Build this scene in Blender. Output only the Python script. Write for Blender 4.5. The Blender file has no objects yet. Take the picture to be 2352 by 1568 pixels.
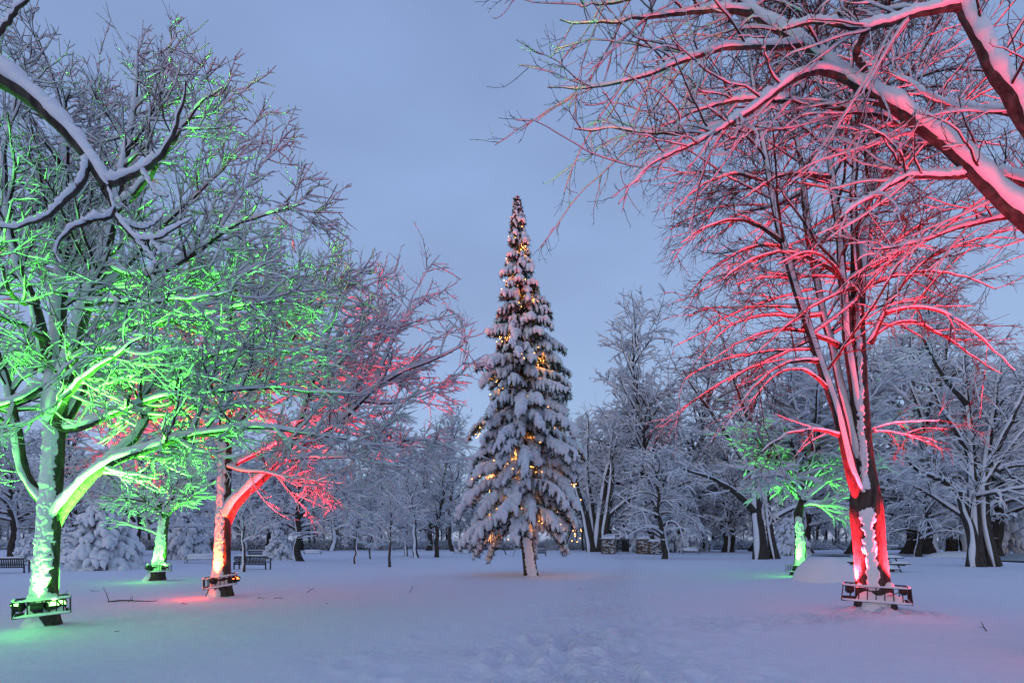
import bpy, math
import numpy as np
from math import radians, pi, sin, cos

S = bpy.context.scene
COL = S.collection

# ------------------------------------------------------------------ camera
F, CX, HY, EYE = 1176.0, 1176.0, 1243.0, 1.6      # 18 mm lens measured on a 2352 px wide frame
cam_data = bpy.data.cameras.new('camera')
cam_data.sensor_width = 36.0
cam_data.lens = 18.0
cam_data.shift_y = 0.195
cam_data.clip_start = 0.05
cam_data.clip_end = 3000.0
cam = bpy.data.objects.new('camera', cam_data)
cam.location = (0, 0, EYE)
cam.rotation_euler = (radians(90), 0, 0)
COL.objects.link(cam)
S.camera = cam

# ------------------------------------------------------------------ world
SUN_EL, SUN_AZ = radians(6), radians(215)
W = bpy.data.worlds.new('World')
S.world = W
W.use_nodes = True
nt = W.node_tree
for n in list(nt.nodes):
    nt.nodes.remove(n)
wout = nt.nodes.new('ShaderNodeOutputWorld')
tc = nt.nodes.new('ShaderNodeTexCoord')
sky = nt.nodes.new('ShaderNodeTexSky')
sky.sky_type = 'NISHITA'
sky.sun_disc = False
sky.sun_elevation = SUN_EL
sky.sun_rotation = SUN_AZ
b1 = nt.nodes.new('ShaderNodeBackground')
b1.inputs['Strength'].default_value = 0.05
nt.links.new(sky.outputs[0], b1.inputs['Color'])
sep = nt.nodes.new('ShaderNodeSeparateXYZ')
nt.links.new(tc.outputs['Generated'], sep.inputs[0])
ramp = nt.nodes.new('ShaderNodeValToRGB')            # dusk overcast: a little lighter low down
cr = ramp.color_ramp
cr.elements[0].position = 0.0
cr.elements[0].color = (0.262, 0.365, 0.615, 1)
cr.elements[1].position = 1.0
cr.elements[1].color = (0.155, 0.220, 0.425, 1)
e = cr.elements.new(0.45); e.color = (0.238, 0.336, 0.584, 1)
e = cr.elements.new(0.75); e.color = (0.210, 0.298, 0.540, 1)
nt.links.new(sep.outputs['Z'], ramp.inputs['Fac'])
mp = nt.nodes.new('ShaderNodeMapping')
mp.inputs['Scale'].default_value = (1.2, 1.2, 3.2)
nt.links.new(tc.outputs['Generated'], mp.inputs['Vector'])
nz = nt.nodes.new('ShaderNodeTexNoise')
nz.inputs['Scale'].default_value = 1.6
nz.inputs['Detail'].default_value = 5
nz.inputs['Roughness'].default_value = 0.5
nt.links.new(mp.outputs[0], nz.inputs['Vector'])
mr = nt.nodes.new('ShaderNodeMapRange')
mr.inputs['From Min'].default_value = 0.3
mr.inputs['From Max'].default_value = 0.7
mr.inputs['To Min'].default_value = 0.87
mr.inputs['To Max'].default_value = 1.13
nt.links.new(nz.outputs['Fac'], mr.inputs['Value'])
b2 = nt.nodes.new('ShaderNodeBackground')
nt.links.new(ramp.outputs['Color'], b2.inputs['Color'])
nt.links.new(mr.outputs[0], b2.inputs['Strength'])
addn = nt.nodes.new('ShaderNodeAddShader')
nt.links.new(b1.outputs[0], addn.inputs[0])
nt.links.new(b2.outputs[0], addn.inputs[1])
nt.links.new(addn.outputs[0], wout.inputs['Surface'])

sun_d = bpy.data.lights.new('sun', 'SUN')
sun_d.energy = 0.10
sun_d.angle = radians(25)
sun_d.color = (0.75, 0.82, 1.0)
sun = bpy.data.objects.new('sun', sun_d)
sun.rotation_euler = (radians(55), 0, radians(-25))
sun.location = (-10, -20, 30)
COL.objects.link(sun)

S.view_settings.view_transform = 'Standard'
S.view_settings.look = 'None'
S.view_settings.gamma = 1.0
S.view_settings.exposure = 0.0
S.view_settings.use_curve_mapping = False
S.render.engine = 'CYCLES'
S.cycles.max_bounces = 6
S.cycles.diffuse_bounces = 4
S.cycles.glossy_bounces = 1
S.cycles.sample_clamp_indirect = 4.0
S.cycles.use_denoising = True
try:
    S.cycles.denoising_prefilter = 'ACCURATE'
except Exception:
    pass

# lamp powers (W)
RED, SCARLET, GREEN, AMBER = (1.0, 0.018, 0.035), (1.0, 0.05, 0.006), (0.10, 1.0, 0.055), (1.0, 0.34, 0.06)

# ------------------------------------------------------------------ helpers
def D(x, y, Y):
    """A point seen at pixel x, y of the 2352 px frame at depth Y."""
    return np.array([(x - CX) / F * Y, Y, EYE - (y - HY) / F * Y])

def norm(v):
    return v / np.maximum(np.linalg.norm(v, axis=-1, keepdims=True), 1e-9)

def hash2(ix, iy, seed):
    h = (ix.astype(np.int64) * 374761393 + iy.astype(np.int64) * 668265263 + seed * 974711) & 0x7fffffff
    h = ((h ^ (h >> 13)) * 1274126177) & 0x7fffffff
    return ((h ^ (h >> 16)) & 0xffff) / 65535.0

def vnoise(x, y, seed=0):
    x0, y0 = np.floor(x), np.floor(y)
    fx, fy = x - x0, y - y0
    fx, fy = fx * fx * (3 - 2 * fx), fy * fy * (3 - 2 * fy)
    a, b = hash2(x0, y0, seed), hash2(x0 + 1, y0, seed)
    c, d = hash2(x0, y0 + 1, seed), hash2(x0 + 1, y0 + 1, seed)
    return (a + (b - a) * fx) * (1 - fy) + (c + (d - c) * fx) * fy

def fbm(x, y, seed=0, o=4):
    s, a, t = 0.0, 0.5, 0.0
    for i in range(o):
        s = s + a * vnoise(x * 2 ** i, y * 2 ** i, seed + i * 7); t += a; a *= 0.5
    return s / t

# ------------------------------------------------------------------ materials
def mat(name, col, rough=0.9, noise=None, bump=0.0, bscale=30.0, emit=None, estr=0.0, metal=0.0, spec=0.3, stretch=None):
    m = bpy.data.materials.new(name)
    m.use_nodes = True
    n = m.node_tree.nodes
    L = m.node_tree.links
    p = n['Principled BSDF']
    p.inputs['Base Color'].default_value = (*col, 1)
    p.inputs['Roughness'].default_value = rough
    p.inputs['Metallic'].default_value = metal
    p.inputs['Specular IOR Level'].default_value = spec
    if noise or bump:
        t = n.new('ShaderNodeTexCoord')
        mpn = n.new('ShaderNodeMapping')
        if stretch:
            mpn.inputs['Scale'].default_value = stretch
        L.new(t.outputs['Object'], mpn.inputs['Vector'])
        z = n.new('ShaderNodeTexNoise')
        z.inputs['Scale'].default_value = bscale
        z.inputs['Detail'].default_value = 4
        L.new(mpn.outputs[0], z.inputs['Vector'])
        if noise:
            r = n.new('ShaderNodeValToRGB')
            r.color_ramp.elements[0].position = 0.3
            r.color_ramp.elements[1].position = 0.72
            r.color_ramp.elements[0].color = (*col, 1)
            r.color_ramp.elements[1].color = (*noise, 1)
            L.new(z.outputs['Fac'], r.inputs['Fac'])
            L.new(r.outputs[0], p.inputs['Base Color'])
        if bump:
            b = n.new('ShaderNodeBump')
            b.inputs['Strength'].default_value = bump
            b.inputs['Distance'].default_value = 0.03
            L.new(z.outputs['Fac'], b.inputs['Height'])
            L.new(b.outputs[0], p.inputs['Normal'])
    if emit:
        p.inputs['Emission Color'].default_value = (*emit, 1)
        p.inputs['Emission Strength'].default_value = estr
    return m

M_SNOW = mat('snow', (0.80, 0.82, 0.86), 0.75, bump=0.25, bscale=45, spec=0.2)
M_GROUND = mat('ground_snow', (0.735, 0.75, 0.86), 0.8, noise=(0.79, 0.805, 0.90), bump=0.35, bscale=9, spec=0.15)
def let_light_through(m, share):
    """Thin snow passes some of the light that falls on its far side."""
    n, L = m.node_tree.nodes, m.node_tree.links
    p, o = n['Principled BSDF'], n['Material Output']
    t = n.new('ShaderNodeBsdfTranslucent'); t.inputs['Color'].default_value = (0.92, 0.93, 0.96, 1)
    x = n.new('ShaderNodeMixShader'); x.inputs[0].default_value = share
    L.new(p.outputs[0], x.inputs[1]); L.new(t.outputs[0], x.inputs[2]); L.new(x.outputs[0], o.inputs['Surface'])
M_FROST = mat('frost_on_twigs', (0.85, 0.87, 0.91), 0.8, spec=0.1)
let_light_through(M_FROST, 0.30)
def trodden_relief(m):
    n, L = m.node_tree.nodes, m.node_tree.links
    a = n.new('ShaderNodeAttribute'); a.attribute_name = 'trodden'
    t = n.new('ShaderNodeTexCoord'); v = n.new('ShaderNodeTexVoronoi'); v.inputs['Scale'].default_value = 5.5
    z = n.new('ShaderNodeTexNoise'); z.inputs['Scale'].default_value = 16; z.inputs['Detail'].default_value = 5
    L.new(t.outputs['Object'], v.inputs['Vector']); L.new(t.outputs['Object'], z.inputs['Vector'])
    ad = n.new('ShaderNodeMath'); L.new(v.outputs['Distance'], ad.inputs[0]); L.new(z.outputs['Fac'], ad.inputs[1])
    b = n.new('ShaderNodeBump'); b.inputs['Distance'].default_value = 0.07
    L.new(ad.outputs[0], b.inputs['Height']); L.new(a.outputs['Fac'], b.inputs['Strength'])
    old = [x for x in n if x.type == 'BUMP' and x != b][0]
    L.new(old.outputs[0], b.inputs['Normal']); L.new(b.outputs[0], n['Principled BSDF'].inputs['Normal'])
trodden_relief(M_GROUND)
M_BARK = mat('bark', (0.030, 0.025, 0.022), 0.95, noise=(0.100, 0.085, 0.074), bump=0.9, bscale=14, spec=0.15, stretch=(1, 1, 0.25))
M_PALE = mat('pale_bark', (0.05, 0.043, 0.04), 0.95, noise=(0.11, 0.095, 0.085), bump=0.6, bscale=12, spec=0.15, stretch=(1, 1, 0.3))
M_TWIG = mat('twig_bark', (0.050, 0.034, 0.028), 0.95, spec=0.1)
M_NEEDLE = mat('needles', (0.020, 0.028, 0.016), 0.9, noise=(0.050, 0.055, 0.030), bscale=6, spec=0.1)
M_IRON = mat('dark_iron', (0.025, 0.025, 0.026), 0.55, noise=(0.05, 0.045, 0.04), bscale=25, metal=0.3)
M_WOOD = mat('weathered_wood', (0.045, 0.038, 0.034), 0.85, noise=(0.09, 0.075, 0.065), bscale=9, stretch=(0.2, 4, 4))
M_SLAT = mat('dark_slats', (0.022, 0.022, 0.025), 0.7, noise=(0.05, 0.048, 0.05), bscale=12)
M_STONES = [mat('field_stone', c, 0.9, noise=tuple(v * 1.6 for v in c), bump=0.5, bscale=9)
            for c in ((0.15, 0.11, 0.085), (0.10, 0.085, 0.075), (0.19, 0.155, 0.13), (0.13, 0.085, 0.06))]
M_MORTAR = mat('mortar', (0.11, 0.10, 0.09), 0.95)
M_RED = mat('red_lens', (0.6, 0.05, 0.03), 0.3, emit=(1.0, 0.16, 0.03), estr=9)
M_GREEN = mat('green_lens', (0.1, 0.6, 0.1), 0.3, emit=(0.35, 1.0, 0.25), estr=5)
M_BULB = mat('warm_bulb', (0.9, 0.6, 0.2), 0.3, emit=(1.0, 0.42, 0.08), estr=20)
M_WIRE = mat('green_wire', (0.02, 0.03, 0.02), 0.6)
M_ICE = mat('river_ice', (0.30, 0.33, 0.36), 0.45, noise=(0.42, 0.45, 0.48), bscale=0.35)

# ------------------------------------------------------------------ mesh building
class Geo:
    def __init__(self):
        self.v, self.q, self.t, self.n, self.qm, self.tm = [], [], [], 0, [], []
    def add(self, V, quads=None, tris=None, mi=0):
        V = np.asarray(V, float).reshape(-1, 3)
        self.v.append(V)
        if quads is not None and len(quads): self.q.append(np.asarray(quads, np.int64) + self.n); self.qm.append(np.full(len(quads), mi, np.int32))
        if tris is not None and len(tris): self.t.append(np.asarray(tris, np.int64) + self.n); self.tm.append(np.full(len(tris), mi, np.int32))
        self.n += len(V)
    def mesh(self, name, m, smooth=True):
        me = bpy.data.meshes.new(name)
        V = np.concatenate(self.v).astype(np.float32)
        Q = np.concatenate(self.q) if self.q else np.zeros((0, 4), np.int64)
        T = np.concatenate(self.t) if self.t else np.zeros((0, 3), np.int64)
        me.vertices.add(len(V))
        me.vertices.foreach_set('co', V.ravel())
        me.loops.add(Q.size + T.size)
        me.loops.foreach_set('vertex_index', np.concatenate([Q.ravel(), T.ravel()]).astype(np.int32))
        me.polygons.add(len(Q) + len(T))
        st = np.concatenate([np.arange(len(Q)) * 4, len(Q) * 4 + np.arange(len(T)) * 3]).astype(np.int32)
        me.polygons.foreach_set('loop_start', st)
        if smooth:
            me.polygons.foreach_set('use_smooth', np.ones(len(st), bool))
        if isinstance(m, (list, tuple)):
            for mm in m: me.materials.append(mm)
            me.polygons.foreach_set('material_index', np.concatenate(self.qm + self.tm))
        else:
            me.materials.append(m)
        me.update(calc_edges=True)
        me.validate()
        return me

def obj(name, data, parent=None, loc=None, kind=None, label=None):
    o = bpy.data.objects.new(name, data)
    COL.objects.link(o)
    if parent is not None: o.parent = parent
    if loc is not None: o.location = loc
    if kind: o['kind'] = kind
    if label: o['label'] = label
    return o

def thing(name, label, cat, loc, rz=0.0, group=None, data=None):
    o = obj(name, data)
    o.location = loc
    o.rotation_euler = (0, 0, rz)
    o['label'], o['category'] = label, cat
    if group: o['group'] = group
    return o

def copy_tree(o, parent=None):
    c = o.copy()
    COL.objects.link(c)
    if parent is not None: c.parent = parent
    for ch in o.children:
        copy_tree(ch, c)
    return c

def frames(P):
    T = norm(np.gradient(P, axis=1))
    Dm = norm(P[:, -1] - P[:, 0])
    ref = np.where(np.abs(Dm[:, 2:3]) < 0.8, np.array([[0, 0, 1.0]]), np.array([[0.0, 1.0, 0]]))
    U = norm(np.cross(T, ref[:, None, :]))
    V = np.cross(U, T)
    return T, U, V

def ring_faces(Mn, n, k):
    i = np.arange(n - 1)[:, None] * k
    j = np.arange(k)[None, :]
    j2 = (j + 1) % k
    f = np.stack([i + j, i + j2, i + k + j2, i + k + j], -1).reshape(-1, 4)
    return (f[None] + (np.arange(Mn) * n * k)[:, None, None]).reshape(-1, 4)

def tubes(P, R, k):
    """Tapered tubes along M polylines of n points."""
    P = np.asarray(P, float); R = np.asarray(R, float)
    T, U, V = frames(P)
    a = np.arange(k) * 2 * pi / k
    C = P[:, :, None, :] + R[:, :, None, None] * (np.cos(a)[None, None, :, None] * U[:, :, None, :] + np.sin(a)[None, None, :, None] * V[:, :, None, :])
    return C.reshape(-1, 3), ring_faces(P.shape[0], P.shape[1], k)

LOAD = norm(np.array([-0.22, -0.80, 1.0]))

def snow_tubes(P, R, k, rng, a=0.012, b=0.55, clump=0.5, load=LOAD, minhold=0.25, wide=0.55):
    """Snow lying along the upper, windward side of branches."""
    P = np.asarray(P, float); R = np.asarray(R, float)
    T, U, V = frames(P)
    s = load[None, None, :] - (T @ load)[..., None] * T
    hold = np.linalg.norm(s, axis=-1)
    sN = norm(s)
    side = np.cross(T, sN)
    Mn, n = R.shape
    nz_ = rng.normal(0, 1, (Mn, n))
    if n > 4:
        nz_ = 0.5 * nz_ + 0.25 * (np.roll(nz_, 1, 1) + np.roll(nz_, -1, 1))
    h = (a + b * R) * np.maximum(hold, minhold) ** 1.3 * np.clip(np.exp(clump * nz_), .25, 2.6)
    end = np.ones(n); end[0] = 0.75; end[-1] = 0.25
    if n >= 20: end[:6] = [0.0, 0.2, 0.5, 0.75, 0.9, 1.0]; end[-3:] = [0.8, .6, .3]
    h = h * end[None, :]
    w = R * (0.26 + 0.66 * np.clip(hold * 1.5 - .35, 0, 1)) * np.minimum(1, .35 + end)[None, :] + h * wide * (0.6 + 0.4 * hold)
    up = R * 0.55 + h * 0.62
    c = P + sN * (R * 0.66 + h * 0.46)[..., None]
    th = np.arange(k) * 2 * pi / k + (pi / 2 if k == 3 else pi / k)
    C = c[:, :, None, :] + w[:, :, None, None] * np.cos(th)[None, None, :, None] * side[:, :, None, :] \
        + up[:, :, None, None] * np.sin(th)[None, None, :, None] * sN[:, :, None, :]
    return C.reshape(-1, 3), ring_faces(Mn, n, k)

def grow(P, R, rng, dens, t0, t1, ang, asd, L, lsd, n, trop, wig, rf=0.6, rmin=0.004, rmax=1.0, flat=1.0, bias=(0, 0, 0), tfall=0.5, taper=0.35, zmin=0.5):
    """Children of every polyline: dens per metre, starting between t0 and t1 of the parent."""
    Mn, m, _ = P.shape
    ln = np.linalg.norm(np.diff(P, axis=1), axis=2).sum(1)
    cnt = np.floor(ln * (t1 - t0) * dens + rng.random(Mn)).astype(int)
    idx = np.repeat(np.arange(Mn), cnt)
    N = len(idx)
    t = t0 + (t1 - t0) * rng.random(N)
    f = t * (m - 1); i0 = np.minimum(f.astype(int), m - 2); w = (f - i0)[:, None]
    base = P[idx, i0] * (1 - w) + P[idx, i0 + 1] * w
    T = norm(P[idx, i0 + 1] - P[idx, i0])
    rb = R[idx, i0] * (1 - w[:, 0]) + R[idx, i0 + 1] * w[:, 0]
    v = rng.normal(0, 1, (N, 3)); v[:, 2] *= flat
    v = v + np.array(bias)
    v = v - (v * T).sum(1, keepdims=True) * T
    Nn = norm(v)
    al = np.radians(rng.normal(ang, asd, N))[:, None]
    d = norm(T * np.cos(al) + Nn * np.sin(al))
    Lc = L * (1 - tfall * t) * np.exp(rng.normal(0, lsd, N))
    tr = np.linspace(trop[0], trop[1], n - 1) if isinstance(trop, tuple) else np.full(n - 1, trop)
    out = np.empty((N, n, 3)); out[:, 0] = base
    step = Lc / (n - 1)
    for i in range(1, n):
        out[:, i] = out[:, i - 1] + d * step[:, None]
        d = d + rng.normal(0, wig, (N, 3))
        d[:, 2] += tr[i - 1] / (n - 1)
        d = norm(d)
    out[:, 1:, 2] = np.maximum(out[:, 1:, 2], zmin)
    r0 = np.clip(rb * rf, rmin, rmax)
    Rr = r0[:, None] * np.linspace(1, taper, n)[None, :]
    return out, np.maximum(Rr, rmin * 0.6)

def inview(P, R, m=170, top=-260):
    """Leave out twigs that lie well outside anything the picture could show."""
    c = P[:, -1]
    x = CX + F * c[:, 0] / np.maximum(c[:, 1], .5); y = HY - F * (c[:, 2] - EYE) / np.maximum(c[:, 1], .5)
    k = (x > -m) & (x < 2352 + m) & (y > top)
    return P[k], R[k]

def resample(pts, n):
    pts = np.asarray(pts, float)
    for _ in range(2):                                   # corner cutting keeps the traced bend but rounds it
        q = 0.75 * pts[:-1] + 0.25 * pts[1:]
        r = 0.25 * pts[:-1] + 0.75 * pts[1:]
        mid = np.empty((2 * len(q), pts.shape[1])); mid[0::2] = q; mid[1::2] = r
        pts = np.vstack([pts[:1], mid, pts[-1:]])
    s = np.r_[0, np.cumsum(np.linalg.norm(np.diff(pts[:, :3], axis=0), axis=1))]
    u = np.linspace(0, s[-1], n)
    return np.stack([np.interp(u, s, pts[:, i]) for i in range(pts.shape[1])], 1)

def limb(px, Y, r0, r1, n=14, rng=None, wob=0.03):
    """A limb given as pixels (x, y[, depth offset]) -> points, radii."""
    pts = np.array([D(p[0], p[1], Y + (p[2] if len(p) > 2 else 0)) for p in px])
    P = resample(pts, n)
    if rng is not None:
        P[1:] += rng.normal(0, wob, (n - 1, 3)) * np.linspace(0.3, 1, n - 1)[:, None]
    u = np.linspace(0, 1, n)
    return P, (r0 + (r1 - r0) * u) * (1 + 0.30 * np.exp(-u / 0.06))

# ------------------------------------------------------------------ trunk with bark and wind-plastered snow
def trunk_mesh(P, R, k=28, rough=0.05, seed=1, flare=0.35):
    P, R = resample(np.c_[P, R], 48)[:, :3], resample(np.c_[P, R], 48)[:, 3]
    z = P[:, 2] - P[0, 2]
    R = R * (1 + flare * np.exp(-z / 0.28))
    T, U, V = frames(P[None])
    a = np.arange(k) * 2 * pi / k
    n = len(P)
    s = np.r_[0, np.cumsum(np.linalg.norm(np.diff(P, axis=0), axis=1))]
    rr = R[:, None] * (1 + rough * (fbm(np.cos(a)[None] * 3 + 9 + 0 * s[:, None], np.sin(a)[None] * 3 + s[:, None] * 1.3, seed) - 0.5) * 2)
    C = P[:, None] + rr[..., None] * (np.cos(a)[None, :, None] * U[0][:, None] + np.sin(a)[None, :, None] * V[0][:, None])
    g = Geo(); g.add(C.reshape(-1, 3), ring_faces(1, n, k))
    return g

def plaster(P, R, az0, half, thick, seed, zr=(0.0, 99), n=190, k=44, flare=0.35, gaps=0.0, ridge=1.0, rag=0.34, fr=11.0):
    """Snow stuck on one side of a trunk: az0 is the compass side (radians, -pi/2 faces the camera)."""
    PR = resample(np.c_[P, R], n); P, R = PR[:, :3], PR[:, 3]
    z = P[:, 2] - P[0, 2]
    R = R * (1 + flare * np.exp(-z / 0.28))
    a = az0 + np.linspace(-half, half, k) * 1.15
    T = norm(np.gradient(P, axis=0))
    dirs = np.stack([np.cos(a), np.sin(a), 0 * a], 1)
    dr = dirs[None] - (T @ dirs.T)[..., None] * T[:, None]
    dr = norm(dr)
    s = np.r_[0, np.cumsum(np.linalg.norm(np.diff(P, axis=0), axis=1))]
    A, Sg = np.meshgrid(a, s)
    edge = half * (0.84 + rag * (fbm(Sg * 5 + A * 1.5, 0 * A + 3 + (A > az0) * 9.7, seed, 4) - 0.5) * 2 + rag * .7 * (fbm(Sg * 17, (A > az0) * 5.3 + A * 2, seed + 31, 2) - .5) * 2)
    u = 1 - np.abs(A - az0) / edge
    body = np.clip(u * 2.2, -0.4, 1)
    rn = vnoise(A * 3.2 + 1.7 * fbm(Sg * 3, A * 2, seed + 5), Sg * fr + 1.6 * fbm(A * 4, Sg * 4, seed + 9), seed + 2)
    rg = np.abs(2 * rn - 1)
    h = thick * (body * (0.55 + 0.5 * fbm(A * 2, Sg * 2.2, seed + 3)) + ridge * 0.42 * np.clip(body + .15, 0, 1) * (rg - 0.4))
    h += thick * 0.45 * np.clip(body + .2, 0, 1) * (fbm(A * 9, Sg * 16, seed + 11, 3) - 0.5)
    h -= thick * gaps * np.clip(fbm(A * 2.3, Sg * 3.0, seed + 21, 3) - 0.52, 0, 1) * 6
    h = np.where(u < -0.02, -0.03, h)
    fade = np.clip((z - zr[0]) / 0.1, 0, 1) * np.clip((zr[1] - z) / 0.3, 0, 1)
    h = h * fade[:, None] - 0.02 * (1 - fade[:, None])
    rad = R[:, None] * 0.99 + np.maximum(h, -0.03)
    C = P[:, None] + rad[..., None] * dr
    i = np.arange(n - 1)[:, None] * k; j = np.arange(k - 1)[None]
    f = np.stack([i + j, i + j + 1, i + k + j + 1, i + k + j], -1).reshape(-1, 4)
    keep = (np.maximum.reduce([h.reshape(-1)[f[:, q]] for q in range(4)]) > -0.025)
    g = Geo(); g.add(C.reshape(-1, 3), f[keep])
    return g

def place(g, base):
    for v in g.v: v -= base
    return g

# ------------------------------------------------------------------ hero trees
def hero_tree(name, label, base, trunk, limbs, twigs, rng, group=None, plaster_args=None, bark=M_BARK, snow_k=8, limb_snow=(0.02, 0.55, 0.35), load=LOAD, twig_k=3, twig_snow_k=4, flare=0.35):
    base = np.asarray(base, float)
    root = thing(name, label, 'tree', base, group=group)
    P, R = trunk
    tr = obj('trunk', place(trunk_mesh(P, R, seed=int(rng.integers(99)), flare=flare), base).mesh('trunk', bark), root)
    for q, pa in enumerate(plaster_args or []):
        obj('snow', place(plaster(P, R, flare=flare, **pa), base).mesh('trunk_snow', M_SNOW), tr)
    for Pl, Rl in limbs:
        g = Geo(); g.add(*tubes(Pl[None], Rl[None], 10)); place(g, base)
        lo = obj('limb', g.mesh('limb', bark), root)
        n2 = 90
        PR = resample(np.c_[Pl, Rl], n2)
        g = Geo(); g.add(*snow_tubes(PR[None, :, :3], PR[None, :, 3], snow_k, rng, *limb_snow, load=load)); place(g, base)
        obj('snow', g.mesh('limb_snow', M_SNOW), lo)
    gb, gs = Geo(), Geo()
    for (Pt, Rt, sa, sb, sc) in twigs:
        gb.add(*tubes(Pt, Rt, 4 if Rt.max() > 0.025 else twig_k))
        if sa is not None:
            gs.add(*snow_tubes(Pt, Rt, 3 if Pt.shape[1] < 5 else twig_snow_k, rng, sa, sb, sc, load=load))
    obj('crown', place(gb, base).mesh('crown', M_TWIG), root, kind='stuff')
    obj('crown_snow', place(gs, base).mesh('crown_snow', M_FROST), root, kind='stuff')
    return root

def stack(limbs):
    return np.stack([l[0] for l in limbs]), np.stack([l[1] for l in limbs])

def lamp(name, label, pos, aim, color, power, lens_m, cone=100, spill=0.0, group=None, spill_off=(0, -0.25, -0.15)):
    """A floodlight: housing, visor, lens and its own beam, plus an added point lamp for spill."""
    aim = np.asarray(aim, float)
    d = norm(aim)
    root = thing(name, label, 'floodlight', pos, group=group)
    rot = bpy.mathutils_quat(d)
    def part(nm, geo, m, smooth=False):
        o = obj(nm, geo.mesh(nm, m, smooth), root); o.rotation_euler = rot; return o
    g = Geo(); box(g, (0, 0, -0.07), (0.17, 0.12, 0.10)); box(g, (0, 0, -0.135), (0.11, 0.08, 0.03)); part('housing', g, M_IRON)
    g = Geo(); box(g, (0, 0.055, -0.005), (0.18, 0.012, 0.05)); box(g, (0.085, 0, -0.005), (0.012, 0.098, 0.04)); box(g, (-0.085, 0, -0.005), (0.012, 0.098, 0.04)); part('visor', g, M_IRON)
    g = Geo(); box(g, (0, -0.003, -0.016), (0.15, 0.10, 0.008)); part('lens', g, lens_m)
    ld = bpy.data.lights.new('flood_beam', 'SPOT')
    ld.energy = power; ld.color = color; ld.spot_size = radians(cone); ld.spot_blend = 0.9; ld.shadow_soft_size = 0.05
    lo = obj('flood_beam', ld, root); lo.location = d * 0.05; lo.rotation_euler = rot_light(d)
    if spill:  # added bare point lamp off the fixture, for the glow pools on the snow
        pd = bpy.data.lights.new('added_spill', 'POINT')
        pd.energy = spill; pd.color = color; pd.shadow_soft_size = 0.08
        po = obj('added_spill', pd, root); po.location = spill_off
    return root

from mathutils import Vector
def mq(d): return Vector(d).to_track_quat('Z', 'Y').to_euler()
def rot_light(d): return Vector(d).to_track_quat('-Z', 'Y').to_euler()
bpy.mathutils_quat = mq

def box(g, c, s, rz=0.0):
    x, y, z = s[0] / 2, s[1] / 2, s[2] / 2
    V = np.array([[-x, -y, -z], [x, -y, -z], [x, y, -z], [-x, y, -z], [-x, -y, z], [x, -y, z], [x, y, z], [-x, y, z]])
    if rz:
        V = V @ np.array([[cos(rz), sin(rz), 0], [-sin(rz), cos(rz), 0], [0, 0, 1]])
    g.add(V + np.array(c), [[0, 3, 2, 1], [4, 5, 6, 7], [0, 1, 5, 4], [1, 2, 6, 5], [2, 3, 7, 6], [3, 0, 4, 7]])

def bar(g, a, b, r, k=4):
    P = np.array([[a, b]], float)
    V, f = tubes(P, np.full((1, 2), r), k)
    g.add(V, f)
    n = len(V) // 2
    if k == 4: g.add(V, [[3, 2, 1, 0], [4, 5, 6, 7]])

def cushion(g, c, s, rng=None, seed=0, nx=14, ny=6, rz=0.0, lump=0.25):
    """A rounded slab of snow lying on something: c is the middle of its underside."""
    u = np.linspace(-1, 1, nx); v = np.linspace(-1, 1, ny)
    Uu, Vv = np.meshgrid(u, v, indexing='ij')
    e = (1 - np.abs(Uu) ** 6) * (1 - np.abs(Vv) ** 4)
    h = s[2] * np.clip(e, 0, 1) ** 0.45 * (1 + lump * (fbm(Uu * 3 + seed, Vv * 2 + seed * 3, seed) - 0.5) * 2)
    V = np.stack([Uu * s[0] / 2 * (1 + 0.02 * np.sin(seed + Vv * 5)), Vv * s[1] / 2, h], -1)
    lo = V.copy(); lo[..., 2] = 0.0
    A = np.concatenate([V.reshape(-1, 3), lo.reshape(-1, 3)])
    if rz: A = A @ np.array([[cos(rz), sin(rz), 0], [-sin(rz), cos(rz), 0], [0, 0, 1]])
    i = np.arange(nx - 1)[:, None] * ny; j = np.arange(ny - 1)[None]
    f = np.stack([i + j, i + ny + j, i + ny + j + 1, i + j + 1], -1).reshape(-1, 4)
    g.add(A + np.array(c), np.concatenate([f, f[:, ::-1] + nx * ny]))

# ------------------------------------------------------------------ ground
def path_x(y):
    return np.interp(y, [0, 6, 9, 13, 17, 21, 27, 35, 48, 62], [0.3, 0.8, 1.35, 2.2, 3.0, 3.9, 6.0, 8.2, 10.4, 11.8])

MOUND = (9.35, 16.4)
def ground_z(x, y):
    z = 0.10 * (fbm(x * 0.12, y * 0.12, 5, 3) - 0.5)
    # broad swell of snow right of the path
    z = z + 0.42 * np.exp(-((y - 17.2) / np.where(y < 17.2, 2.8, 1.3)) ** 2) * (1 / (1 + np.exp(-(x - 8.0) / 0.9)))
    z = z + 0.25 * np.exp(-((y - 45) / 6.0) ** 2 - ((x - 34) / 9.0) ** 2)
    z = z + 0.35 * np.exp(-((y - 52) / 3.0) ** 2 - ((x - 44.5) / 4.5) ** 2)
    z = z + 0.20 * np.exp(-((y - 66) / 5.0) ** 2 - ((x - 11) / 7.0) ** 2)
    # lee hollow and drift beside the fir
    z = z - 0.05 * np.exp(-((y - 24.6) / 0.8) ** 2) * np.exp(-((x - 1.0) / 3.6) ** 2)
    return z

def gz(x, y):
    return float(ground_z(np.array([float(x)]), np.array([float(y)]))[0])

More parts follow.
